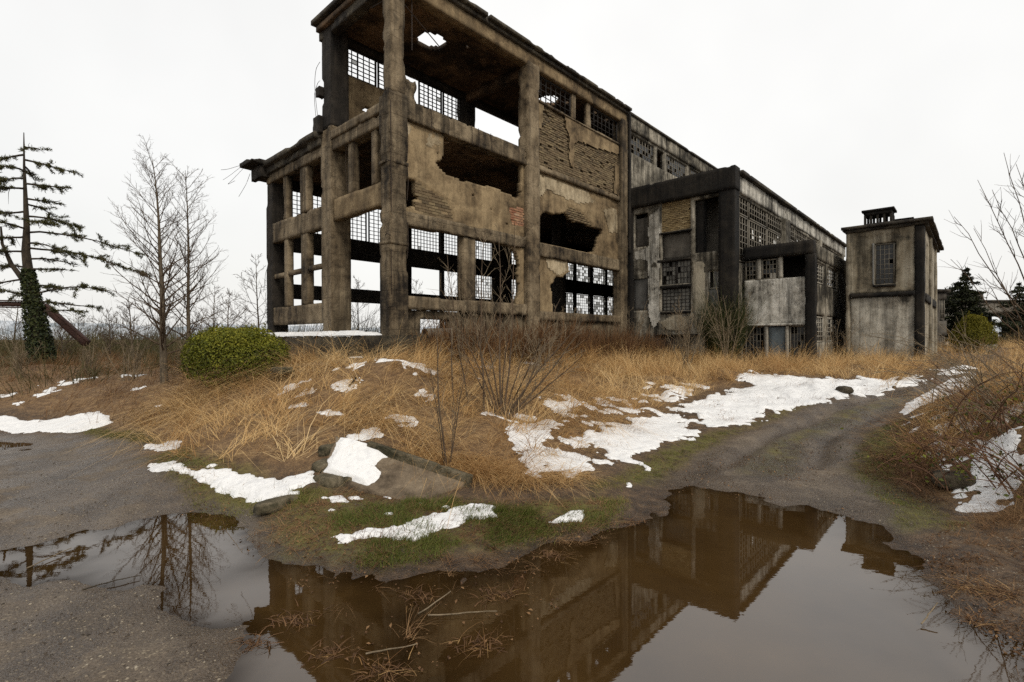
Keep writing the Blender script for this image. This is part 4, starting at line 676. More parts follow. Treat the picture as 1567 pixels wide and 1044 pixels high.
# ------------------------------------------------------------------ vegetation kit
def unit(v): v = np.asarray(v, float); return v / (np.linalg.norm(v) + 1e-9)
def path(p0, d, L, n, wander=.1, lift=0., r=rng):
    P = [np.asarray(p0, float)]; d = unit(d)
    for i in range(n - 1): d = unit(d + wander * r.normal(size=3) + np.array([0, 0, lift])); P.append(P[-1] + d * L / (n - 1))
    return np.array(P)
def blades(x, y, z, L, az, lean, wd, tone, curl=1.0, tip=.15, lv=4):
    """curved grass blades: four levels, tapering to a point"""
    n = len(x); t = np.array([0, .35, .7, 1.]) if lv == 4 else np.array([0, .55, 1.]); dirx, diry = np.cos(az), np.sin(az)
    s = np.sin(lean); c = np.cos(lean)
    hor = L[:, None] * (t * s[:, None] + curl * .45 * t ** 2 * (.3 + s[:, None])); ver = L[:, None] * (t * c[:, None] - curl * .38 * t ** 2.2 * (.15 + s[:, None]))
    P = np.stack([x[:, None] + dirx[:, None] * hor, y[:, None] + diry[:, None] * hor, z[:, None] + ver], -1)
    fa = rng.random(n) * math.pi; wv = np.stack([np.cos(fa), np.sin(fa), 0 * fa], -1)[:, None] * (wd[:, None] * (np.array([1, .85, .55, tip]) if lv == 4 else np.array([1, .75, tip])))[..., None] / 2
    V = np.stack([P - wv, P + wv], 2).reshape(-1, 3); i = (np.arange(n) * 2 * lv)[:, None, None] + (np.arange(lv - 1) * 2)[None, :, None] + np.array([0, 1, 3, 2])
    return V, i.reshape(-1, 4), np.repeat(tone, 2 * lv)
def grass(name, mat, poly_, count, Lr, wr, leanr=(.1, .9), clump=.35, tone=(.0, 1.), dirn=None, label='', cat='grass', maskf=None, zoff=-.02, curl=1., kind='stuff', lv=3):
    pg = PG[poly_] if isinstance(poly_, str) else poly_; lo, hi = pg.min(0), pg.max(0); nc = max(3, int(count / 26)); cx = []; cy = []
    while len(cx) < nc:
        u = lo + rng.random((nc * 2, 2)) * (hi - lo); k = pip(u[:, 0], u[:, 1], pg)
        if maskf is not None: k &= maskf(u[:, 0], u[:, 1])
        cx += list(u[k, 0]); cy += list(u[k, 1])
    cx = np.array(cx[:nc]); cy = np.array(cy[:nc]); per = rng.integers(12, 40, nc); idx = np.repeat(np.arange(nc), per); n = len(idx)
    sp_ = clump * (.4 + .6 * rng.random(nc))[idx]; x = cx[idx] + rng.normal(size=n) * sp_ * .4; y = cy[idx] + rng.normal(size=n) * sp_ * .4
    z = height(x, y) + zoff
    q = p3(cx, cy); caz = (fbm(q * .5, 91, 2) * 5 + rng.normal(size=nc) * .8) if dirn is None else dirn + rng.normal(size=nc) * .7
    cl = (.55 + .85 * rng.random(nc) ** 1.3) * (1 + .4 * fbm(q * .8, 93, 2)); az = caz[idx] + rng.normal(size=n) * .75; L = (Lr[0] + (Lr[1] - Lr[0]) * rng.random(n) ** 1.4) * cl[idx]; lean = np.clip(leanr[0] + (leanr[1] - leanr[0]) * rng.random(n) + .15 * rng.normal(size=n), 0, 1.5)
    ct = np.clip(.5 + .8 * fbm(q * .7, 95, 3) + .2 * rng.normal(size=nc), 0, 1); tn = np.clip(tone[0] + (tone[1] - tone[0]) * (.6 * ct[idx] + .4 * rng.random(n)), 0, 1)
    V, Fq, A = blades(x, y, z, L, az, lean, wr[0] + (wr[1] - wr[0]) * rng.random(n), tn, curl, lv=lv)
    o = mesh_np(name, V, Fq, M[mat], None, False, {'tone': A}); return tag(o, label, cat, kind=kind)
def leafcloud(P, Nn, size, tone, asp=.55):
    n = len(P); a = np.cross(Nn, rng.normal(size=(n, 3))); a /= np.linalg.norm(a, axis=1, keepdims=True) + 1e-9; b = np.cross(Nn, a); b /= np.linalg.norm(b, axis=1, keepdims=True) + 1e-9; s = size[:, None] / 2
    fold = Nn / (np.linalg.norm(Nn, axis=1, keepdims=True) + 1e-9) * s * .25
    V = np.stack([P - a * s, P + b * s * asp + fold, P + a * s, P - b * s * asp + fold], 1).reshape(-1, 3); i = (np.arange(n) * 4)[:, None]
    return V, np.concatenate([i + np.array([0, 1, 2]), i + np.array([0, 2, 3])]), np.repeat(tone, 4)
def bare_tree(root, base, H, R, nprim, Lmax, seed, mats=('alder_bark', 'twig'), lowest=.1, lean=(0, 0), up=.35, sec=9, ter=5, r0=.085, twr=.006, shape=None):
    r = np.random.default_rng(seed); tp = path((0, 0, -.15), (lean[0], lean[1], 1), H, 14, .025, .03, r); tr = r0 * (1 - np.linspace(0, 1, 14) ** .9 * .93); t = TB(); t.add(tp, tr, 9); t.build('trunk', M[mats[0]], root); c = TB(); hs = np.linspace(0, 1, 14)
    for i in range(nprim):
        s = lowest + (1 - lowest) * (i + r.random()) / nprim * .97; p = np.array([np.interp(s, hs, tp[:, k]) for k in range(3)]); az = i * 2.4 + r.normal() * .5
        L = Lmax * (shape(s) if shape else (.35 + .65 * math.sin(math.pi * min(1, (s - lowest) / (1 - lowest) * .75 + .22))) * (1.02 - s * .75)) * (.7 + .5 * r.random()); el = up + .35 * s + .14 * r.normal(); d = (math.cos(az) * math.cos(el), math.sin(az) * math.cos(el), math.sin(el)); rb_ = max(.008, r0 * .27 * (1 - s) + .004)
        bp = path(p, d, L, 7, .09, .045, r); c.add(bp, np.linspace(rb_, twr * .9, 7), 5)
        for j in range(sec):
            u = .22 + .78 * (j + r.random()) / sec; q = np.array([np.interp(u, np.linspace(0, 1, 7), bp[:, k]) for k in range(3)]); dd = unit(bp[-1] - bp[0]); sd = unit(np.cross(dd, r.normal(size=3))); l2 = L * .42 * (1.1 - u * .75) * (.6 + .6 * r.random())
            sp2 = path(q, dd * .75 + sd * .75 + (0, 0, .25), l2, 5, .13, .05, r); c.add(sp2, np.linspace(max(twr * 1.1, rb_ * .4), twr * .65, 5), 3)
            for k in range(ter):
                u2 = .2 + .8 * (k + r.random()) / ter; q2 = np.array([np.interp(u2, np.linspace(0, 1, 5), sp2[:, m_]) for m_ in range(3)]); c.add(path(q2, unit(sp2[-1] - sp2[0]) + .8 * unit(r.normal(size=3)), l2 * .38 * (.5 + r.random()), 3, .2, .05, r), (twr * .75, twr * .6, twr * .4), 3)
    c.build('crown', M[mats[1]], root)
def place(px, py, z): x, y = G(px, py, z); return (x, y, float(height(np.array([x]), np.array([y]))[0]))

def ALD(s): return (1 - .72 * s) * (.6 + .4 * min(1, s / .35))
# the two alders and their smaller neighbours
def tree_at(name, label, cat, base, group=None): return thing(name, label, cat, base, 0, group)
b = at(252, 578, 14.0); bz = float(height(np.array([b[0]]), np.array([14.0]))[0]); T = tree_at('bare_alder', 'taller leafless alder with straight mossy trunk left of the clipped bush', 'tree', (b[0], 14.0, bz)); bare_tree(T, None, 7.35 - bz, 0, 76, 2.4, 5, lean=(-.004, 0), sec=8, ter=4, r0=.105, lowest=.14, twr=.0036, up=.5, shape=ALD)
b = at(289, 560, 14.6); bz = float(height(np.array([b[0]]), np.array([14.6]))[0]); T = tree_at('bare_alder', 'thinner leafless alder standing nearest behind the clipped bush', 'tree', (b[0], 14.6, bz)); bare_tree(T, None, 7.3 - bz, 0, 60, 2.0, 9, lean=(-.008, 0), sec=7, ter=4, r0=.07, lowest=.15, twr=.0034, up=.5, shape=ALD)
for k, (px, Y, topy, L, lab) in enumerate([(398, 24, 385, 2.6, 'small leafless tree far behind the bush beside the left corner post'), (330, 30, 430, 2.2, 'distant leafless sapling between the alders and the bush'), (548, 27, 420, 2.4, 'leafless tree seen through the open end of the hall beside the middle pillar'), (640, 30, 425, 2.6, 'leafless tree seen through the first ground floor window of the long front'), (690, 32, 410, 2.6, 'leafless tree seen through the second ground floor window of the long front'), (168, 26, 470, 1.8, 'slim leafless sapling behind the ivy trunked conifer'), (120, 34, 480, 2., 'distant leafless sapling right of the rusty boom'), (205, 22, 455, 1.8, 'slim leafless sapling left of the taller alder'), (20, 30, 440, 2.4, 'leafless tree far behind the level part of the rusty boom'), (350, 22, 440, 2.0, 'leafless sapling right behind the clipped bush'), (95, 26, 495, 1.5, 'small leafless sapling close right of the ivy trunk')]):
    b = at(px, 520, Y); tp = at(px, topy, Y); T = tree_at('bare_sapling', lab, 'tree', (b[0], Y, 1.2)); bare_tree(T, None, tp[2] - 1.2, 0, 26, L, 40 + k, sec=6, ter=4, r0=.06, lowest=.15, twr=.007)
# ivy-clad conifer at the left edge
def cedar(root, H, seed):
    r = np.random.default_rng(seed); tp = np.array([(.55, 0, -.2), (.42, 0, .6), (.25, .02, 1.6), (.1, .03, 2.6), (-.05, 0, 3.6), (-.18, .02, 4.6), (-.12, 0, 5.6), (-.16, .0, 6.8), (-.2, 0, 8.0), (-.2, 0, H)]); t = TB(); t.add(tp, [.28, .25, .22, .19, .17, .14, .10, .07, .04, .015], 10); t.build('trunk', M['dark_bark'], root)
    st = TB(); st.add([(-.05, 0, 2.9), (-.35, .05, 3.5), (-.75, 0, 4.1), (-1.1, 0, 4.9), (-1.15, 0, 5.6)], [.12, .1, .08, .05, .03], 8); st.build('side_stem', M['dark_bark'], root)
    c = TB(); NP = []; ND = []; hs = tp[:, 2]
    def bough(z, az, L, el, droop, dens):
        p = np.array([np.interp(z, hs, tp[:, k]) for k in range(3)]); d = np.array([math.cos(az) * math.cos(el), math.sin(az) * math.cos(el), math.sin(el)]); bp = path(p, d, L, 9, .07, droop * .55, r); c.add(bp, np.linspace(.045, .009, 9), 5); side = unit(np.cross(d, (0, 0, 1)))
        for j in range(int(L * 12)):
            u = .2 + .8 * r.random(); q = np.array([np.interp(u, np.linspace(0, 1, 9), bp[:, k]) for k in range(3)]); s = 1 if j % 2 else -1; l = (.18 + .55 * r.random() ** 1.5) * (1.15 - u * .6); tw = path(q, unit(d * .8 + side * s * (.4 + .9 * r.random()) + (0, 0, -.12 + .25 * r.normal())), l, 4, .2, -.07, r); c.add(tw, (.012, .010, .007, .004), 3)
            if r.random() < dens:
                k = int(70 * l / .4); a = r.random(k) ** .8; P = np.stack([np.interp(a, np.linspace(0, 1, 4), tw[:, m_]) for m_ in range(3)], -1); NP.append(P + r.normal(size=(k, 3)) * .028); ND.append(unit(tw[-1] - tw[0]) * .4 + r.normal(size=(k, 3)) * .55 + (0, 0, .25))
    for z, az, L, el, dr, de in [(8.7, .1, .7, .1, -.04, .5), (8.45, 3.3, 1.5, -.1, -.03, .8), (8.25, .0, 1.9, -.2, -.04, .8), (8.0, 2.0, 1.2, 0, -.03, .7), (7.5, 3.0, 1.9, .05, -.04, .8), (7.3, -.2, 2.1, -.15, -.03, .8), (7.1, 4.2, 1.5, 0, -.03, .8), (6.7, .4, 1.2, 0, -.03, .5), (6.2, 3.3, 2.2, 0, -.05, .9), (6.0, .5, 1.8, .05, -.05, .7), (5.8, -.5, 1.6, .0, -.04, .6), (5.35, .05, 4.2, .16, -.045, .55), (5.2, 3.1, 2.2, .0, -.02, .4), (4.9, -.15, 2.2, .05, -.10, .4), (4.75, .12, 4.4, -.18, .0, .9), (4.6, 3.4, 2.4, .05, -.03, .5), (4.3, .3, 1.6, .1, -.12, .4), (4.0, 3.0, 2.3, -.05, .0, .5), (3.9, .0, 1.7, 0, -.06, .4), (3.5, 3.5, 2.2, 0, -.02, .5), (2.9, -.1, 2.9, .12, -.07, .6), (2.6, .4, 2.2, .05, -.09, .5), (2.2, .1, 2.0, .0, -.06, .4), (2.8, 3.0, 1.9, .1, -.02, .3), (6.5, 1.6, 1.5, 0, -.04, .7), (5.5, 4.7, 1.8, 0, -.04, .7), (7.8, 4.9, 1.3, 0, -.04, .7), (3.3, 1.7, 1.6, 0, -.04, .5)]: bough(z, az, L, el, dr, de)
    c.build('boughs', M['dark_bark'], root); P = np.concatenate(NP); D = np.concatenate(ND); D /= np.linalg.norm(D, axis=1, keepdims=True); n = len(P); L = .07 + .07 * r.random(n); w_ = np.cross(D, r.normal(size=(n, 3))); w_ /= np.linalg.norm(w_, axis=1, keepdims=True); w_ *= .014
    V = np.stack([P - w_, P + w_, P + D * L[:, None]], 1).reshape(-1, 3); mesh_np('needles', V, np.arange(n * 3).reshape(-1, 3), M['needles'], root, False, {'tone': np.repeat(r.random(n), 3)})
    n = 5200; z = r.random(n) ** 1.3 * 4.0 - .1; a = r.random(n) * 6.28; rad = np.interp(z, [0, 1, 2, 3, 4], [.42, .38, .33, .26, .18]) * (.75 + .4 * r.random(n)); cx = np.interp(z, hs, tp[:, 0]); P = np.c_[cx + rad * np.cos(a), rad * np.sin(a), z]; Nn = np.c_[np.cos(a), np.sin(a), .3 * np.ones(n)] + .7 * r.normal(size=(n, 3)); V, Fq, A = leafcloud(P, Nn, .07 + .05 * r.random(n), r.random(n), .8); mesh_np('ivy', V, Fq, M['ivy'], root, False, {'tone': A})
b = at(47, 520, 20); bz = 1.1; T = tree_at('ivy_clad_conifer', 'sparse old conifer with long drooping boughs and ivy on its trunk', 'tree', (b[0], 20, bz)); cedar(T, at(47, 203, 20)[2] - bz, 3)
# rusty boom behind it
BM = thing('rusty_boom', 'rusty red steel boom, level then slanting down, behind the ivy trunked conifer', 'steel beam', at(70, 468, 23))
def bar(parent, name, mat, p, q, wd, hd):
    p, q = np.asarray(p, float), np.asarray(q, float); d = q - p; L = np.linalg.norm(d); V, Fq = rbox(0, L, -wd / 2, wd / 2, -hd / 2, hd / 2, .2, .006, .01, 5); o = mesh_np(name, V, Fq, M[mat], parent); o.matrix_local = Matrix.Translation(p) @ unitmat(d); return o
def unitmat(d):
    x = unit(d); y = unit(np.cross((0, 0, 1), x)); z = np.cross(x, y); return Matrix(((x[0], y[0], z[0], 0), (x[1], y[1], z[1], 0), (x[2], y[2], z[2], 0), (0, 0, 0, 1)))
o0 = at(70, 468, 23)
for nm, p, q, h in (('flange', (-400, 453, 23), (52, 461, 23), .05), ('flange', (-400, 464, 23), (52, 471, 23), .05), ('web', (-400, 458.5, 23), (52, 466, 23), .22), ('brace', (68, 470, 23), (133, 527, 23), .26), ('brace_flange', (70, 465, 23), (136, 523, 23), .05)): bar(BM, nm, 'rust', at(*p) - o0, at(*q) - o0, .22 if h < .1 else .05 if nm == 'web' else .2, h)
# clipped laurel bush
def bush(root, rx, ry, rz_, n, seed, mat, size=(.05, .08), low=.0, flat=.55, tonepow=1., ex=2.5, taper=0.):
    r = np.random.default_rng(seed); d = r.normal(size=(n, 3)); d[:, 2] = np.where(d[:, 2] < -.75, -d[:, 2], d[:, 2]); d /= np.linalg.norm(d, axis=1, keepdims=True); k = 1 / (np.abs(d) ** ex).sum(1) ** (1 / ex); lump = 1 + .17 * fbm(d * 2.6, seed, 3) + .09 * fbm(d * 9, seed + 4, 2)
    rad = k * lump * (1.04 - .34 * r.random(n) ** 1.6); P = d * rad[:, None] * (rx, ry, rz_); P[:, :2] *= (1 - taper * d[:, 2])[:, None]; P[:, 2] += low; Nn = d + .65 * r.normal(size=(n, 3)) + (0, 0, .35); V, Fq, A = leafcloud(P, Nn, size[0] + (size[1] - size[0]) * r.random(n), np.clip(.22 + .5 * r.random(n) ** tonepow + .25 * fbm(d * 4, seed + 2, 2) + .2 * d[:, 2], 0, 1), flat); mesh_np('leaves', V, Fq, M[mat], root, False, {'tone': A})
    SP = []; SD = []
    for i in range(90):
        p_ = P[i] * 1.0; d_ = unit(d[i] + (0, 0, .9) + .4 * r.normal(size=3)); l_ = (.06 + .2 * r.random()) * rz_; k_ = 14; a_ = r.random(k_); SP.append(p_ + d_ * (a_ * l_)[:, None] + r.normal(size=(k_, 3)) * .015); SD.append(d_ + r.normal(size=(k_, 3)))
    SP = np.concatenate(SP); V, Fq, A = leafcloud(SP, np.concatenate(SD), size[0] + (size[1] - size[0]) * r.random(len(SP)), .4 + .6 * r.random(len(SP)), flat); mesh_np('leafy_shoots', V, Fq, M[mat], root, False, {'tone': A})
    c = TB()
    for i in range(60):
        e = d[i] * (rx * .8, ry * .8, rz_ * .8); e[2] = abs(e[2]) + low * .8; c.add(path((.1 * r.normal(), .1 * r.normal(), -low), e - (0, 0, -low), np.linalg.norm(e + (0, 0, low)), 5, .1, 0, r), np.linspace(.025, .006, 5), 4)
    c.build('branches', M['dark_bark'], root)
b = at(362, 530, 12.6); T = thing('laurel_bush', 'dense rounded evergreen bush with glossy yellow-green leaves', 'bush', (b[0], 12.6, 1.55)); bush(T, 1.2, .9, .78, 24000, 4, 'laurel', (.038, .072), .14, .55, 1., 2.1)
# multi-stemmed saplings in the foreground grass
def stems(root, L, seed, mat='twig', r0=.016, twr=.0035, sec=7, ter=3):
    r = np.random.default_rng(seed)
    tw = TB()
    for (dx, dy, az, el, l, rr) in L:
        c = TB(); d = (math.cos(az) * math.cos(el), math.sin(az) * math.cos(el), math.sin(el)); bp = path((dx, dy, -.05), d, l, 9, .045, .02, r); c.add(bp, np.linspace(rr, twr, 9), 6)
        for j in range(sec):
            u = .25 + .72 * (j + r.random()) / sec; q = np.array([np.interp(u, np.linspace(0, 1, 9), bp[:, k]) for k in range(3)]); dd = unit(bp[-1] - bp[0]); l2 = l * .34 * (1.15 - u) * (.6 + .7 * r.random()); s2 = path(q, dd + .8 * unit(np.cross(dd, r.normal(size=3))), l2, 5, .1, .04, r); tw.add(s2, np.linspace(max(rr * .4 * (1 - u), twr), twr * .7, 5), 4)
            for k in range(ter): u2 = .3 + .7 * r.random(); q2 = np.array([np.interp(u2, np.linspace(0, 1, 5), s2[:, m_]) for m_ in range(3)]); tw.add(path(q2, unit(s2[-1] - s2[0]) + .8 * unit(r.normal(size=3)), l2 * .45, 3, .1, .05, r), (twr * .8, twr * .6, twr * .45), 3)
        c.build('stem', M[mat], root)
    tag(tw.build('shoots', M['pale_twig'], root), kind='stuff')
P0 = place(768, 640, .65); T = thing('bare_shrub', 'large leafless many-stemmed shrub fanning up from the dry grass before the hall', 'shrub', P0)
stems(T, [(-.35, 0, 2.2, 1.42, 3.7, .024), (-.6, .1, 2.6, 1.4, 3.3, .018), (-.9, .05, 2.9, 1.42, 2.9, .016), (0, 0, 1.9, 1.45, 3.9, .026), (.03, .02, 1.0, 1.45, 3.9, .024), (.05, 0, .2, 1.25, 2.6, .02), (.02, -.03, .0, .95, 2.6, .022), (.06, .0, .1, .72, 2.4, .024), (.08, .02, -.1, .62, 2.0, .02), (-.05, 0, 3.3, 1.25, 2.5, .016), (-.03, .03, 2.9, 1.35, 3.0, .018), (.0, .05, 1.5, 1.3, 2.8, .018), (.03, .05, .5, 1.1, 2.4, .016), (-.06, .02, 3.0, 1.05, 1.9, .016), (.1, .05, .3, .9, 2.3, .022), (.0, .02, 2.2, 1.3, 3.0, .02)], 3, 'twig', sec=9, ter=3, twr=.0045)
P0 = place(683, 712, .32); T = thing('bare_sapling', 'slim leafless sapling with upright stem right behind the tilted concrete slab', 'sapling', P0); stems(T, [(0, 0, 1.5, 1.53, 2.3, .02), (.03, 0, .3, 1.35, 1.7, .012), (-.02, .02, 3.0, 1.35, 1.5, .010), (.02, .03, 1.0, 1.2, 1.2, .01)], 8, 'twig', sec=9)
for k, (px, py, z, l, lab) in enumerate([(1053, 565, 1.12, 2.9, 'pale leafless sapling before the middle of the annex front'), (962, 555, 1.2, 2.6, 'pale leafless shrub at the foot of the annex near the hall'), (1112, 562, 1.12, 3.2, 'pale leafless sapling at the black corner of the annex'), (1275, 556, 1.12, 2.3, 'leafless shrub before the lean-to side wall'), (1330, 553, 1.15, 1.1, 'low bushy weed before the tower front'), (30, 585, .85, 1.3, 'leafless brown shrub left of the ivy trunk'), (135, 575, .98, 1.5, 'leafless brown shrub between the ivy trunk and the alders'), (205, 580, 1.0, 1.3, 'low leafless shrub just left of the taller alder'), (305, 578, 1.12, 1.4, 'leafless shrub growing between the thinner alder and the bush'), (870, 560, 1.2, 2.0, 'leafless shrub in the grass before the second bay of the hall'), (720, 575, 1.2, 2.1, 'leafless shrub close under the ground floor sill of the hall'), (830, 575, 1.15, 1.9, 'leafless shrub under the middle pier of the hall')]):
    T = thing('bare_shrub', lab, 'shrub', place(px, py, z)); stems(T, [(.1 * rng.normal(), .1 * rng.normal(), rng.random() * 6.28, 1.05 + .45 * rng.random(), l * (.6 + .45 * rng.random()), .014) for _ in range(11)], 60 + k, 'pale_twig', sec=8, twr=.005)
for k, (px, py, Y, lab) in enumerate([(1425, 640, None, 'thin dark leafless sapling standing in the snow strip right of the track'), (1460, 640, None, 'shorter thin leafless stem nearer the bramble bank right of the track')]):
    T = thing('bare_sapling', lab, 'sapling', place(px, py, .55)); stems(T, [(0, 0, .5, 1.5, 1.1 - .25 * k, .010)], 80 + k, 'dark_bark', sec=5, ter=1)
# broom shrubs by the annex
def broom(name, lab, base, h, n, spread, seed, mat='broom'):
    n = int(n * 1.6); h *= 1.15
    r = np.random.default_rng(seed); T = thing(name, lab, 'shrub', base); x = r.normal(size=n) * spread * .35; y = r.normal(size=n) * spread * .35; V, Fq, A = blades(x, y, np.abs(r.normal(size=n)) * h * .22 - .1, h * (.35 + .65 * r.random(n)), np.arctan2(y, x) + r.normal(size=n) * .4, .08 + .35 * r.random(n), .012 + .014 * r.random(n), r.random(n) * (.5 if mat == 'bracken' else 1), .3); mesh_np('foliage', V, Fq, M[mat], T, False, {'tone': A})
    c = TB(); [c.add(path((.1 * r.normal(), .1 * r.normal(), -.1), (r.normal() * .25, r.normal() * .25, 1), h * .7, 5, .06, 0, r), np.linspace(.015, .005, 5), 4) for _ in range(9)]; c.build('stem', M['dark_bark'], T)
broom('green_broom', 'dark green feathery broom bush where the hall meets the annex', place(962, 545, 1.25), 1.9, 2600, 1.0, 1); broom('green_broom', 'dark green feathery broom bush at the black corner of the annex', place(1108, 556, 1.15), 2.1, 2000, .55, 2)
for k, (a_, b_, h_, lab) in enumerate([(1.8, -1.2, .95, 'brown dead shrub under the first window of the long front'), (4.3, -1.3, 1.0, 'brown dead shrub left of the middle pier of the hall'), (6.4, -1.1, 1.05, 'brown dead shrub right before the middle pier of the hall'), (9.0, -1.3, 1.05, 'brown dead shrub under the broken ground floor opening of the second bay'), (11.2, -1.4, .95, 'brown dead shrub near the downpipe at the end of the hall')]): x_, y_ = world(a_, b_); broom('dead_shrub', lab, (x_, y_, float(height(np.array([x_]), np.array([y_]))[0])), h_, 1000, 1.3, 30 + k, 'bracken')
# conifers, yellow bush and concrete structures beyond the tower
def spruce(root, H, Rb, seed, lay=20, mat='dark_needles', low=.04, n=800, size=(.14, .30)):
    r = np.random.default_rng(seed); t = TB(); t.add([(0, 0, -.2), (.02, 0, H * .5), (0, 0, H)], (H * .016, H * .01, .01), 7); t.build('trunk', M['dark_bark'], root); P = []; Nn = []
    for i in range(lay):
        s = low + (1 - low) * i / lay; R = Rb * (1 - s) ** .8 * (.75 + .5 * r.random()); nb = int(5 + 4 * (1 - s))
        for j in range(nb):
            az = r.random() * 6.28; l = R * (.6 + .5 * r.random()); k = max(12, int(n * l / Rb / 3)); u = r.random(k) ** .6; q = np.c_[np.cos(az) * u * l, np.sin(az) * u * l, s * H - .18 * l * u + .02 * H * r.normal(size=k) * .5]; q[:, :2] += r.normal(size=(k, 2)) * .14 * l; P.append(q); Nn.append(r.normal(size=(k, 3)) + (0, 0, 1.2))
    P = np.concatenate(P); Nn = np.concatenate(Nn); m_ = len(P); V, Fq, A = leafcloud(P, Nn, size[0] + (size[1] - size[0]) * r.random(m_), r.random(m_), .35); mesh_np('needles', V, Fq, M[mat], root, False, {'tone': A})
b = at(1477, 545, 34); T = thing('dark_conifer', 'dark ragged conifer with thin top just right of the tower', 'tree', (b[0], 34, 1.1)); spruce(T, at(1477, 407, 34)[2] - 1.1, 2.3, 3, 20)
b = at(1560, 540, 42); T = thing('dark_conifer', 'dark pointed conifer at the right edge behind the concrete deck', 'tree', (b[0], 42, 1.1)); spruce(T, at(1560, 430, 42)[2] - 1.1, 2.8, 4, 20)
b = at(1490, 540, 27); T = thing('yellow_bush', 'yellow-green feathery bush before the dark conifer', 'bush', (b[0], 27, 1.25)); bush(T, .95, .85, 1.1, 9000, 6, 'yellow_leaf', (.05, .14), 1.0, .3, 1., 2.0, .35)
def far_block(name, lab, px0, px1, py0, py1, Y, dep, mat, wins=()):
    p, q = at(px0, py1, Y), at(px1, py0, Y); T = thing(name, lab, 'building', (p[0], Y, 0)); W = q[0] - p[0]
    SEED[0] += 1; h = [rect(W * a, W * b_, p[2] + (q[2] - p[2]) * c_, p[2] + (q[2] - p[2]) * d_) for a, b_, c_, d_ in wins]; V, Fq = panel('A', 0, 0, W, p[2], q[2], th=.2, step=.2, holes=h, amp=.03, seed=SEED[0]); mesh_np('wall', V, Fq, M[mat], T); rb(T, 'side_wall', mat, 0, .2, .2, dep, p[2], q[2], .4); rb(T, 'side_wall', mat, W - .2, W, .2, dep, p[2], q[2], .4); rb(T, 'back_wall', 'shade_dark', .2, W - .2, dep - .2, dep, p[2], q[2], .4); rb(T, 'roof', 'roof_edge', -.15, W + .15, -.15, dep + .1, q[2], q[2] + .18, .3, .03, .05)
    for k, (a, b_, c_, d_) in enumerate(wins): window(T, 'A', .08, W * a, W * b_, p[2] + (q[2] - p[2]) * c_, p[2] + (q[2] - p[2]) * d_, 3, 4, 'pale_steel', panes=.7, glass='dark_glass', bar=.05)
    return T
far_block('brick_outbuilding', 'narrow dark outbuilding with tall windows just behind the tower', 1432, 1449, 447, 552, 33, 6, 'panel_brown', [(.4, .9, .6, .9), (.3, .9, .1, .35)])
far_block('low_shed', 'small low pale shed behind the outbuilding and tower', 1446, 1462, 478, 545, 38, 5, 'pale_plaster', [(.2, .8, .15, .4)])
far_block('concrete_deck', 'long pale concrete deck on dark pillars at the right edge', 1497, 1640, 462, 480, 45, 12, 'far_concrete')
DK = bpy.data.objects['concrete_deck']; W_ = at(1640, 470, 45)[0] - at(1497, 470, 45)[0]
for k in range(5): rb(DK, 'pillar', 'blackened', .3 + k * W_ / 4.4, .8 + k * W_ / 4.4, 1.5, 2.1, .6, at(1500, 480, 45)[2], .4)
rb(DK, 'rear_wall', 'shade_dark', 0, W_, 8, 8.3, .6, at(1500, 480, 45)[2], .6)
far_block('far_building', 'brown far building with flat roof behind the dark conifer', 1452, 1505, 449, 545, 50, 10, 'panel_brown', [(.15, .35, .4, .6), (.6, .8, .4, .6)])
V, Fq = rbox(0, 2.2, 0, .5, .7, 1.75, .15, .015, .05, 77); o = mesh_np('concrete_block', V, Fq, M['far_concrete']); b = at(1487, 545, 30); o.location = (b[0] - .6, 30, 0); tag(o, 'low pale concrete wall beneath the yellow bush', 'wall')
# far hills
hx = np.linspace(-1300, 900, 120); hv = []
for k, (y, hgt) in enumerate(((700, 0), (760, 1.), (900, .6), (1200, 0))): hv.append(np.c_[hx, y + 0 * hx, -3 + hgt * (26 + 16 * fbm(p3(hx / 170, k * .15), 4, 4))])
hv = np.concatenate(hv); i = np.arange(480).reshape(4, 120); hq = np.stack([i[:-1, :-1], i[:-1, 1:], i[1:, 1:], i[1:, :-1]], -1).reshape(-1, 4); hm, nt_, hb = newmat('snowy_hills'); N_ = NT(nt_); N_.l(N_.ramp(N_.noise(.03, 6, .7), [(.42, (.24, .27, .30)), (.55, (.5, .53, .57))]), hb.inputs['Base Color']); tag(mesh_np('hills', hv, hq, hm, None, True), 'low snow-dusted hills on the horizon', 'hills', kind='structure')

# ------------------------------------------------------------------ grasses
def nosnow(x, y): return np.ones(len(x), bool)
big = sp('803,717,.2 860,680,.28 915,662,.36 1000,640,.4 1095,606,.65 1140,580,.9 1260,580,.92 1425,586,.9 1270,611,.6 1130,652,.28 1000,692,.14 870,724,.13')
def keepout(x, y): return sdf(x, y, big) < np.abs(rng.normal(size=len(x))) * np.where(x < 3.2, .42, .2) - .04
grass('dry_grass', 'straw', 'grass', 78000, (.5, 1.2), (.005, .012), (.35, 1.3), .30, (.15, 1.), label='tall dry straw-coloured grass covering the mound before the hall', maskf=keepout, curl=1.5, lv=4)
grass('flattened_straw', 'straw', 'grass', 20000, (.25, .6), (.005, .011), (1.0, 1.55), .5, (.1, .9), label='matted flattened straw under the tall grass', maskf=keepout, curl=.5)
grass('dry_bracken', 'bracken', 'grass', 16000, (.25, .7), (.004, .010), (.3, 1.35), .5, (.0, .8), label='flattened rusty dead grass stems among the straw', maskf=keepout, curl=1.4)
grass('pale_tussocks', 'straw', 'grass', 24000, (.6, 1.35), (.006, .012), (.5, 1.2), .16, (.5, 1.), label='long pale drooping straw tussocks standing above the matted grass', maskf=keepout, curl=1.9, lv=4)
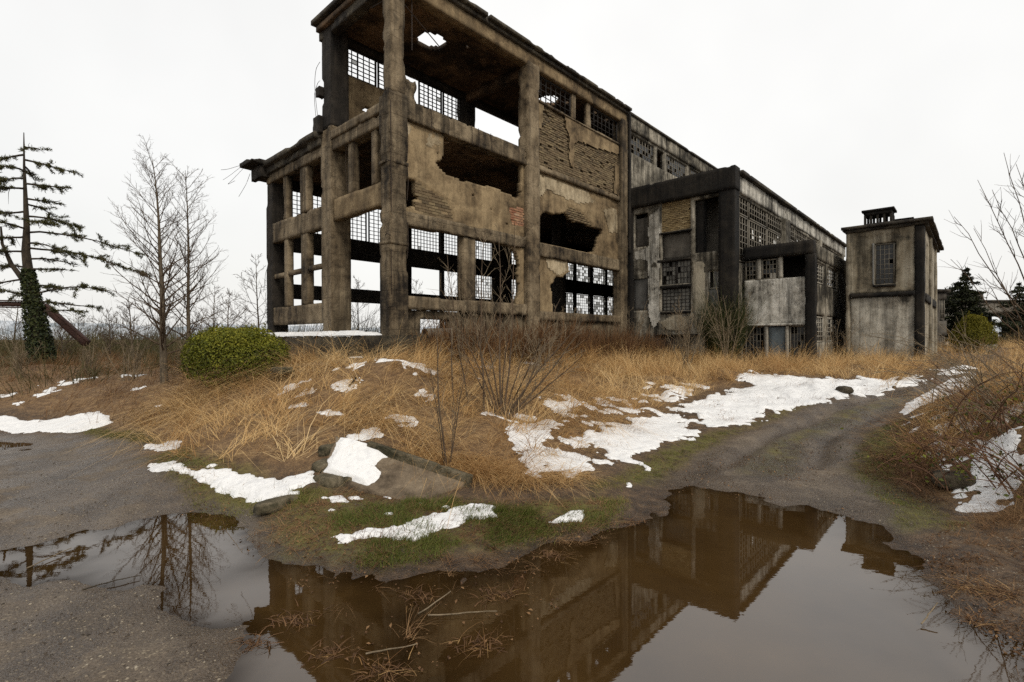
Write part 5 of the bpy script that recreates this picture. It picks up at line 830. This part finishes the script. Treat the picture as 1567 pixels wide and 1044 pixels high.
grass('edge_tussocks', 'straw', sp('600,688,.45 720,690,.4 800,712,.22 900,728,.12 880,742,.1 760,748,.14 690,736,.2'), 4500, (.2, .6), (.005, .009), (.6, 1.35), .2, (.1, .9), label='drooping dry grass at the foot of the mound behind the turf spit', curl=1.6)
foot = sp('640,545,1.7 900,530,1.45 1110,548,1.15 1300,553,1.1 1420,558,1.1 1420,572,1.0 1300,570,1.0 1150,575,.95 1040,590,.8 900,575,1.05 640,565,1.5')
grass('tall_grass', 'straw', foot, 21000, (.35, .85), (.006, .014), (.05, .6), .4, (.25, 1.), label='tall dry grass along the foot of the buildings', curl=.9)
grass('scrub_grass', 'bracken', 'scrub', 32000, (.3, .8), (.006, .013), (.2, 1.25), .6, (.0, .85), label='rusty brown dead bracken left of the mound', curl=1.2)
thk = np.array([(-30, 15), (-14.5, 13.4), (-8.2, 14.6), (-7.2, 17), (-7.5, 24), (-12, 40), (-45, 40)]); grass('olive_thicket', 'olive', thk, 17000, (.35, 1.25), (.010, .024), (.1, .9), 1.0, (0, 1), label='olive brown thicket of scrub filling the field at the left', cat='scrub', curl=.6)
grass('left_far_scrub', 'olive', np.array([(-50, 27), (-9, 25), (-8.5, 36), (-55, 42)]), 9000, (1.1, 2.5), (.014, .03), (.05, .6), 1.3, (0, 1), label='taller brown scrub along the horizon behind the left trees', cat='scrub', curl=.6)
thk2 = np.array([(-8, 24), (6, 34), (30, 42), (30, 60), (-40, 60), (-40, 40)]); grass('far_thicket', 'olive', thk2, 7000, (.9, 2.4), (.02, .05), (.05, .5), 1.6, (0, 1), label='far scrub showing behind the buildings', cat='scrub', curl=.5)
s7 = sp('1478,700,.35 1530,706,.4 1556,740,.3 1525,774,.2 1455,770,.17 1486,735,.25')
grass('bank_grass', 'bracken', 'bank', 16000, (.15, .5), (.004, .008), (.3, 1.3), .35, (.0, .8), label='dead brown grass on the bramble bank at the right', curl=1.4, maskf=lambda x, y: (sdf(x, y, s7) < -.22) & (fbm(p3(x, y) * 1.2, 58, 3) > -.25))
grass('right_verge_grass', 'straw', sp('1380,700,.3 1440,640,.65 1500,592,1.1 1567,578,1.3 1700,600,1.35 1700,640,1.1 1520,650,.85 1440,700,.4'), 11000, (.4, 1.0), (.005, .010), (.3, 1.25), .4, (.1, 1.), label='pale dry grass along the crest of the bank at the right', curl=1.2)
turfmask = lambda x, y: fbm(p3(x, y) * 1.9, 55, 3) > -.02
grass('green_turf', 'green_grass', 'moss', 22000, (.03, .10), (.004, .008), (.2, 1.0), .22, (.0, .95), label='short wet green grass on the spit between the puddles', curl=.8, zoff=-.005, maskf=turfmask)
for k, pgn in enumerate(('moss2', 'moss3', 'moss4', 'moss5')): grass('verge_turf', 'green_grass', pgn, 4200, (.02, .07), (.004, .008), (.3, 1.1), .2, (.2, 1.), label=('short mossy turf beside the snow at the left', 'short mossy turf between the snow and the track', 'short mossy turf under the bramble bank', 'short mossy turf at the far end of the left track')[k], curl=.8, zoff=-.005)
grass('spit_litter', 'bracken', 'moss', 8500, (.04, .2), (.003, .007), (.8, 1.5), .25, (.0, .8), label='dead stems strewn over the grassy spit', curl=1.2, zoff=.0)
grass('drowned_litter', 'bracken', 'mudtufts', 1100, (.06, .26), (.002, .005), (1.0, 1.55), .13, (.2, 1.), label='dead grass stems lying in the shallow brown water', zoff=.012, curl=.9)
grass('mud_litter', 'bracken', 'mudright', 2600, (.05, .26), (.003, .006), (.7, 1.5), .16, (.0, .6), label='dead stems strewn on the mud at the right edge', zoff=.0, curl=1.1)
for k, (pg_, n_) in enumerate(((big, 1500), (sp('226,708,.2 300,722,.24 380,730,.26 484,722,.33 485,742,.25 385,764,.16 290,732,.18'), 260), (sp('505,822,.09 640,795,.12 762,774,.14 765,792,.11 610,830,.08'), 200))): grass('snow_litter', 'bracken', pg_, n_, (.05, .22), (.003, .006), (.2, 1.4), .5, (.0, .8), label=('dead stems poking through the long snow field', 'dead stems poking through the snow beside the left track', 'dead stems poking through the snow strip on the spit')[k], zoff=.03)
def litter(name, lab, pgs, ns):
    P = []
    for pg_, n_ in zip(pgs, ns): lo, hi = pg_.min(0), pg_.max(0); u_ = lo + (hi - lo) * rng.random((n_ * 4, 2)); u_ = u_[pip(u_[:, 0], u_[:, 1], pg_)]; u_ = u_[fbm(p3(u_[:, 0], u_[:, 1]) * 1.3, 66, 3) > -.1][:n_]; P.append(u_)
    P = np.concatenate(P); z = np.maximum(height(P[:, 0], P[:, 1]), .002) + .008; n_ = len(P); V, Fq, A = leafcloud(np.c_[P, z], rng.normal(size=(n_, 3)) * .35 + (0, 0, 1), .014 + .028 * rng.random(n_) ** 2, rng.random(n_) * .6, .6); tag(mesh_np(name, V, Fq, M['bracken'], None, False, {'tone': A}), lab, 'leaves', kind='stuff')
litter('leaf_litter', 'small dead leaves strewn over the track edges, turf and water', [PG['moss'], PG['mudright'], PG['moss4'], PG['moss2'], PG['road_right'], PG['mudtufts'], PG['moss3'], sp('250,760,.08 400,790,.05 420,870,0 300,800,.03'), PG['bank'], sp('1000,720,.1 1330,640,.3 1400,700,.2 1420,830,.05 1200,770,.05')], [1500, 1500, 1000, 500, 1300, 300, 600, 200, 1500, 1300])
grass('right_field_grass', 'straw', np.array([(8.3, 9.0), (9.5, 12.5), (12.5, 18), (17, 26), (40, 40), (40, 10), (16, 6), (8.6, 7)]), 15000, (.5, 1.2), (.007, .016), (.15, 1.1), .5, (.1, 1.), label='tall pale dry grass on the rise beyond the bramble bank', curl=1.2)
# brambles on the right bank
r_ = np.random.default_rng(12)
def bramble(name, lab, base, n, L, seed, mat='cane', az0=2.4, spread=1.5, leaf=0):
    r = np.random.default_rng(seed); T = thing(name, lab, 'bramble', base); c = TB()
    for i in range(n):
        az = az0 + r.normal() * spread; l = L * (.5 + .7 * r.random()); p = (.35 * r.normal(), .35 * r.normal(), -.05); bp = path(p, (math.cos(az) * .6, math.sin(az) * .6, .8 + .3 * r.random()), l, 11, .06, -.11, r); c.add(bp, np.linspace(.009, .003, 11), 5)
        for j in range(3): u = .3 + .6 * r.random(); q = np.array([np.interp(u, np.linspace(0, 1, 11), bp[:, k]) for k in range(3)]); c.add(path(q, unit(bp[-1] - bp[0]) + r.normal(size=3) * .7, l * .25, 5, .1, -.04, r), np.linspace(.004, .002, 5), 3)
    tag(c.build('canes', M[mat], T), kind='stuff')
    leaf = int(leaf * .55)
    if leaf: P = r.normal(size=(leaf, 3)) * (.5, .4, .16) + (0, 0, .2); V, Fq, A = leafcloud(P, r.normal(size=(leaf, 3)) + (0, 0, 1), .03 + .04 * r.random(leaf), r.random(leaf) * .6, .6); mesh_np('leaves', V, Fq, M['laurel'], T, False, {'tone': A})
for k, (px, py, z, n, L, mat, leaf, lab) in enumerate([(1545, 640, .98, 36, 1.7, 'pale_twig', 0, 'pale arching brambles on the crest of the right bank'), (1565, 690, .65, 30, 1.4, 'cane', 500, 'tangled brambles with green leaves halfway up the right bank'), (1500, 660, .78, 26, 1.1, 'cane', 120, 'reddish brambles left of the snow spots on the right bank'), (1450, 690, .45, 24, .8, 'cane', 60, 'low reddish brambles nearest the track on the right bank'), (1550, 735, .4, 24, 1.0, 'cane', 350, 'dark brambles overhanging the snow patch at the right edge'), (1560, 605, 1.28, 32, 1.9, 'pale_twig', 0, 'long pale arching canes at the top right of the bank'), (1410, 720, .2, 14, .5, 'cane', 40, 'small low brambles at the foot of the right bank'), (1610, 760, .4, 20, 1.1, 'cane', 250, 'brambles at the lower right beyond the frame edge'), (1462, 728, .24, 40, .45, 'cane', 160, 'low dark bramble growing over the earth clod beside the snow patch')]): bramble('bramble', lab, place(px, py, z), n, L, 100 + k, mat, 2.6, 1.3, leaf)
# leafless tree leaning in from the right edge
T = thing('leaning_bare_shrub', 'leafless branching shrub leaning in from the right edge above the bank', 'shrub', tuple(at(1640, 560, 9.5)))
for px, py, tx, ty in [(1640, 560, 1460, 330), (1640, 560, 1498, 276), (1650, 560, 1535, 233), (1650, 540, 1520, 290), (1650, 520, 1555, 250), (1650, 600, 1500, 420), (1660, 600, 1455, 395), (1640, 600, 1490, 350)]:
    p, q = at(px, py, 9.5), at(tx, ty, 8.6 + r_.random()); o_ = at(1640, 560, 9.5); d = q - p; c = TB(); s = np.linspace(0, 1, 11); P = p + d * s[:, None] + np.c_[0 * s, 0 * s, -.35 * np.sin(s * math.pi)] * .5 + r_.normal(size=(11, 3)) * .015 - o_; c.add(P, np.linspace(.02, .0035, 11), 5)
    for j in range(9):
        u = .25 + .7 * r_.random(); m_ = np.array([np.interp(u, s, P[:, k]) for k in range(3)]); b2_ = path(m_, unit(d) + .7 * unit(r_.normal(size=3)) + (0, 0, .25), .75 * (1.15 - u), 6, .1, .05, r_); c.add(b2_, np.linspace(.007, .0025, 6), 4)
        for k in range(2): c.add(path(b2_[2 + k], unit(b2_[-1] - b2_[0]) + .8 * unit(r_.normal(size=3)), .3, 4, .1, .05, r_), np.linspace(.004, .002, 4), 3)
    c.build('branch', M['twig'], T)
# ------------------------------------------------------------------ tilted slab, kerb, stones, sticks
def lift(p, z): g_ = G(p[0], p[1], z); return np.array([g_[0], g_[1], z])
S = [lift((492, 724), .34), lift((634, 772), .10), lift((716, 736), .26), lift((515, 668), .74)]
def slab_pt(u, v): return (S[0] * ((1 - u) * (1 - v))[:, None] + S[1] * (u * (1 - v))[:, None] + S[2] * (u * v)[:, None] + S[3] * ((1 - u) * v)[:, None])
V, Fq = rbox(0, 1, 0, 1, -.11, 0, .04, .012, .02, 5); e = fbm(V * 6, 4, 3) * .02; P = slab_pt(V[:, 0] + e * (np.abs(V[:, 0] - .5) > .49), V[:, 1] + e * (np.abs(V[:, 1] - .5) > .49)); P[:, 2] += V[:, 2]
SL = thing('concrete_slab', 'flat tilted concrete slab half buried in grass with snow on it', 'slab', tuple(S[0])); o = mesh_np('slab', P - S[0], Fq, M['slab'], SL)
K0, K1 = slab_pt(np.array([.26, 1.02]), np.array([1.0, 1.0])); d = K1 - K0; V, Fq = rbox(0, np.linalg.norm(d), -.05, .05, -.1, .085, .04, .012, .03, 8); o = mesh_np('kerb', V, Fq, M['rock'], SL); o.matrix_local = Matrix.Translation(K0 - S[0]) @ unitmat(d)
u, v = np.meshgrid(np.linspace(0, .62, 60), np.linspace(.02, 1.0, 60), indexing='ij'); q = p3(u.ravel() * 5, v.ravel() * 4); m_ = np.minimum(np.minimum(v.ravel() - .05, 1.02 - v.ravel()), np.minimum(u.ravel() - .03, .40 + .1 * (v.ravel() < .5) - u.ravel())) + .06 * fbm(q, 3, 4); P = slab_pt(u.ravel(), v.ravel()); P[:, 2] += np.minimum(.05, m_ * .9) + .004; i = np.arange(3600).reshape(60, 60); f_ = np.stack([i[:-1, :-1], i[1:, :-1], i[1:, 1:], i[:-1, 1:]], -1).reshape(-1, 4); f_ = f_[(m_[f_] > -.025).all(1)]; us, inv = np.unique(f_, return_inverse=True); tag(mesh_np('slab_snow', P[us], inv.reshape(-1, 4), M['snow'], None, True), 'smooth white patch of snow lying on the tilted concrete slab', 'snow')
import bmesh
def stone(name, lab, base, size, seed, mat='rock', cat='stone', sub=3, group=None):
    bm = bmesh.new(); bmesh.ops.create_icosphere(bm, subdivisions=sub, radius=1); V = np.array([v.co for v in bm.verts]); Fq = np.array([[v.index for v in f.verts] for f in bm.faces]); bm.free(); V = np.sign(V) * np.abs(V) ** .55; V = V * (1 + .24 * fbm(V * 1.6 + seed * 5, seed, 4)[:, None] + .06 * fbm(V * 6, seed + 3, 2)[:, None]) * size; o = mesh_np(name, V, Fq, M[mat], None, False); o.location = base; o.rotation_euler = (0, 0, seed * 1.3); return tag(o, lab, cat, group)
stone('stone', 'flat mossy stone on top of the pile left of the slab', tuple(lift((497, 716), .36) + (0, 0, .02)), (.16, .13, .09), 1); stone('stone', 'dark block under the flat mossy stone left of the slab', tuple(lift((503, 742), .22)), (.2, .16, .13), 2); stone('stone', 'long low stone lying in the turf left of the slab', tuple(lift((426, 772), .15)), (.27, .12, .08), 3); stone('stone', 'brown stone wedged against the upper left edge of the slab', tuple(lift((508, 692), .48)), (.14, .2, .12), 4); stone('stone', 'dark stone lying on the snow beside the track', tuple(lift((1292, 597), .8)), (.2, .16, .1), 6, 'foundation'); stone('stone', 'rubble piece under the near edge of the slab', tuple(lift((545, 735), .24)), (.2, .1, .09), 8); stone('mound_of_earth', 'dark overgrown clod of earth before the snow patch on the right bank', tuple(lift((1462, 735), .22)), (.26, .18, .11), 7, 'foundation', 'clod'); stone('stone', 'broken slab edge with snow under the laurel bush', tuple(lift((432, 567), 1.45)), (.42, .2, .08), 9)
def stick(name, lab, p, q, rad, mat='twig', wob=.02):
    p, q = np.asarray(p), np.asarray(q); s = np.linspace(0, 1, 8)[:, None]; t = TB(); t.add(p + (q - p) * s + rng.normal(size=(8, 3)) * wob * np.linalg.norm(q - p) * .3, np.linspace(rad, rad * .6, 8), 6); return tag(t.build(name, M[mat]), lab, 'stick')
stick('broken_post', 'dark broken stick poking up from the straw below the ledge', lift((528, 600), 1.1), at(545, 578, lift((528, 600), 1.1)[1]), .03, 'dark_bark')
for k, (a, b_, lab) in enumerate([((125, 902), (215, 880), 'long thin branch lying in the left puddle'), ((40, 870), (110, 838), 'pale stick at the shore of the left puddle'), ((640, 940), (690, 905), 'short pale reed stuck in the mud of the brown water'), ((655, 942), (760, 935), 'long reed floating in the middle of the brown water'), ((1410, 955), (1435, 922), 'thin twig standing in the water near the right shore'), ((560, 1000), (640, 985), 'reed floating in the shallow water at the bottom'), ((540, 818), (605, 808), 'thin stem on the turf behind the snow strip')]): stick('stick', lab, lift(a, .02), lift(b_, .03 if k not in (2, 4) else .12), .006, 'pale_twig' if k else 'dark_bark')
def tuft(name, lab, px, py, z, n, L, seed):
    x, y, zz = place(px, py, z); r = np.random.default_rng(seed); T = thing(name, lab, 'tuft', (x, y, max(zz, 0))); n = int(n * .6); a0_ = r.random() * 6.28; V, Fq, A = blades(r.normal(size=n) * .08, r.normal(size=n) * .05, np.zeros(n) - .01, L * (.5 + .9 * r.random(n)), a0_ + r.normal(size=n) * .7 + math.pi * (r.random(n) < .35), .9 + .6 * r.random(n), .003 + .004 * r.random(n), r.random(n) * .6, 1.0); mesh_np('blades', V, Fq, M['straw'], T, False, {'tone': A})
    n2 = 70; V, Fq, A = blades(r.normal(size=n2) * .09, r.normal(size=n2) * .06, np.zeros(n2), .05 + .06 * r.random(n2), r.random(n2) * 6.28, .8 + .6 * r.random(n2), .006 + .006 * r.random(n2), r.random(n2) * .4, 1); mesh_np('dead_leaves', V, Fq, M['bracken'], T, False, {'tone': A})
for k, (px, py, n, L, lab) in enumerate([(735, 985, 60, .16, 'tangled straw tuft standing in the brown water'), (760, 912, 60, .16, 'flattened straw tuft near the middle of the brown water'), (590, 1030, 70, .2, 'big straw tuft at the bottom edge of the water'), (640, 915, 30, .1, 'small dark tuft in the shallow mud'), (505, 1000, 40, .1, 'dark muddy tuft at the left of the brown water'), (840, 850, 50, .12, 'pale straw tuft on the far shore of the brown water'), (1480, 905, 120, .22, 'rusty tuft of dead grass on the right shore'), (1540, 920, 120, .22, 'rusty tuft of dead grass at the right edge of the water'), (1500, 950, 70, .14, 'dark tuft of dead grass in the water near the right edge'), (450, 950, 40, .1, 'muddy tuft between the two puddles'), (960, 800, 50, .12, 'straw tuft at the tip of the turf spit'), (385, 985, 16, .07, 'tiny tuft on the gravel shore of the left puddle')]): tuft('grass_tuft', lab, px, py, 0, n, L, 200 + k)
# gravel on the tracks
def gravel(name, lab, pgs, n, smin, smax, col):
    pts = []
    for g_, k in zip(pgs, n):
        lo, hi = np.maximum(g_.min(0), (-9, 1.5)), np.minimum(g_.max(0), (14, 26)); u_ = lo + (hi - lo) * rng.random((k * 3, 2)); u_ = u_[pip(u_[:, 0], u_[:, 1], g_)]; w_ = rng.random(len(u_)) < np.clip(5 / np.hypot(u_[:, 0], u_[:, 1]), .1, 1); pts.append(u_[w_][:k])
    p = np.concatenate(pts); z = height(p[:, 0], p[:, 1]); ok = z > .004; p, z = p[ok], z[ok]; n_ = len(p); oc = np.array([(1, 0, 0), (0, 1, 0), (-1, 0, 0), (0, -1, 0), (0, 0, 1), (0, 0, -1)], float); of = np.array([(0, 1, 4), (1, 2, 4), (2, 3, 4), (3, 0, 4), (1, 0, 5), (2, 1, 5), (3, 2, 5), (0, 3, 5)]); s = smin + (smax - smin) * rng.random(n_) ** 3; a = rng.random(n_) * 6.28
    o_ = oc[None] * (.7 + .6 * rng.random((n_, 6, 1))) * np.stack([s, s * (.5 + .5 * rng.random(n_)), s * (.3 + .35 * rng.random(n_))], -1)[:, None]; x = o_[..., 0] * np.cos(a)[:, None] - o_[..., 1] * np.sin(a)[:, None] + p[:, :1]; y = o_[..., 0] * np.sin(a)[:, None] + o_[..., 1] * np.cos(a)[:, None] + p[:, 1:2]
    V = np.stack([x, y, o_[..., 2] + z[:, None]], -1).reshape(-1, 3); tag(mesh_np(name, V, ((np.arange(n_) * 6)[:, None, None] + of).reshape(-1, 3), M[col], None, False, {'tone': np.repeat(rng.random(n_), 6)}), lab, 'gravel', kind='stuff')
M['gravel'] = blademat('gravel_stones', [(.03, .024, .018), (.07, .055, .042), (.12, .10, .078), (.2, .165, .12), (.3, .26, .2)], 0)
gravel('gravel', 'small stones scattered over the gravel tracks', [PG['road_left'], PG['road_right'], PG['mudright']], [9000, 6500, 1500], .003, .018, 'gravel')
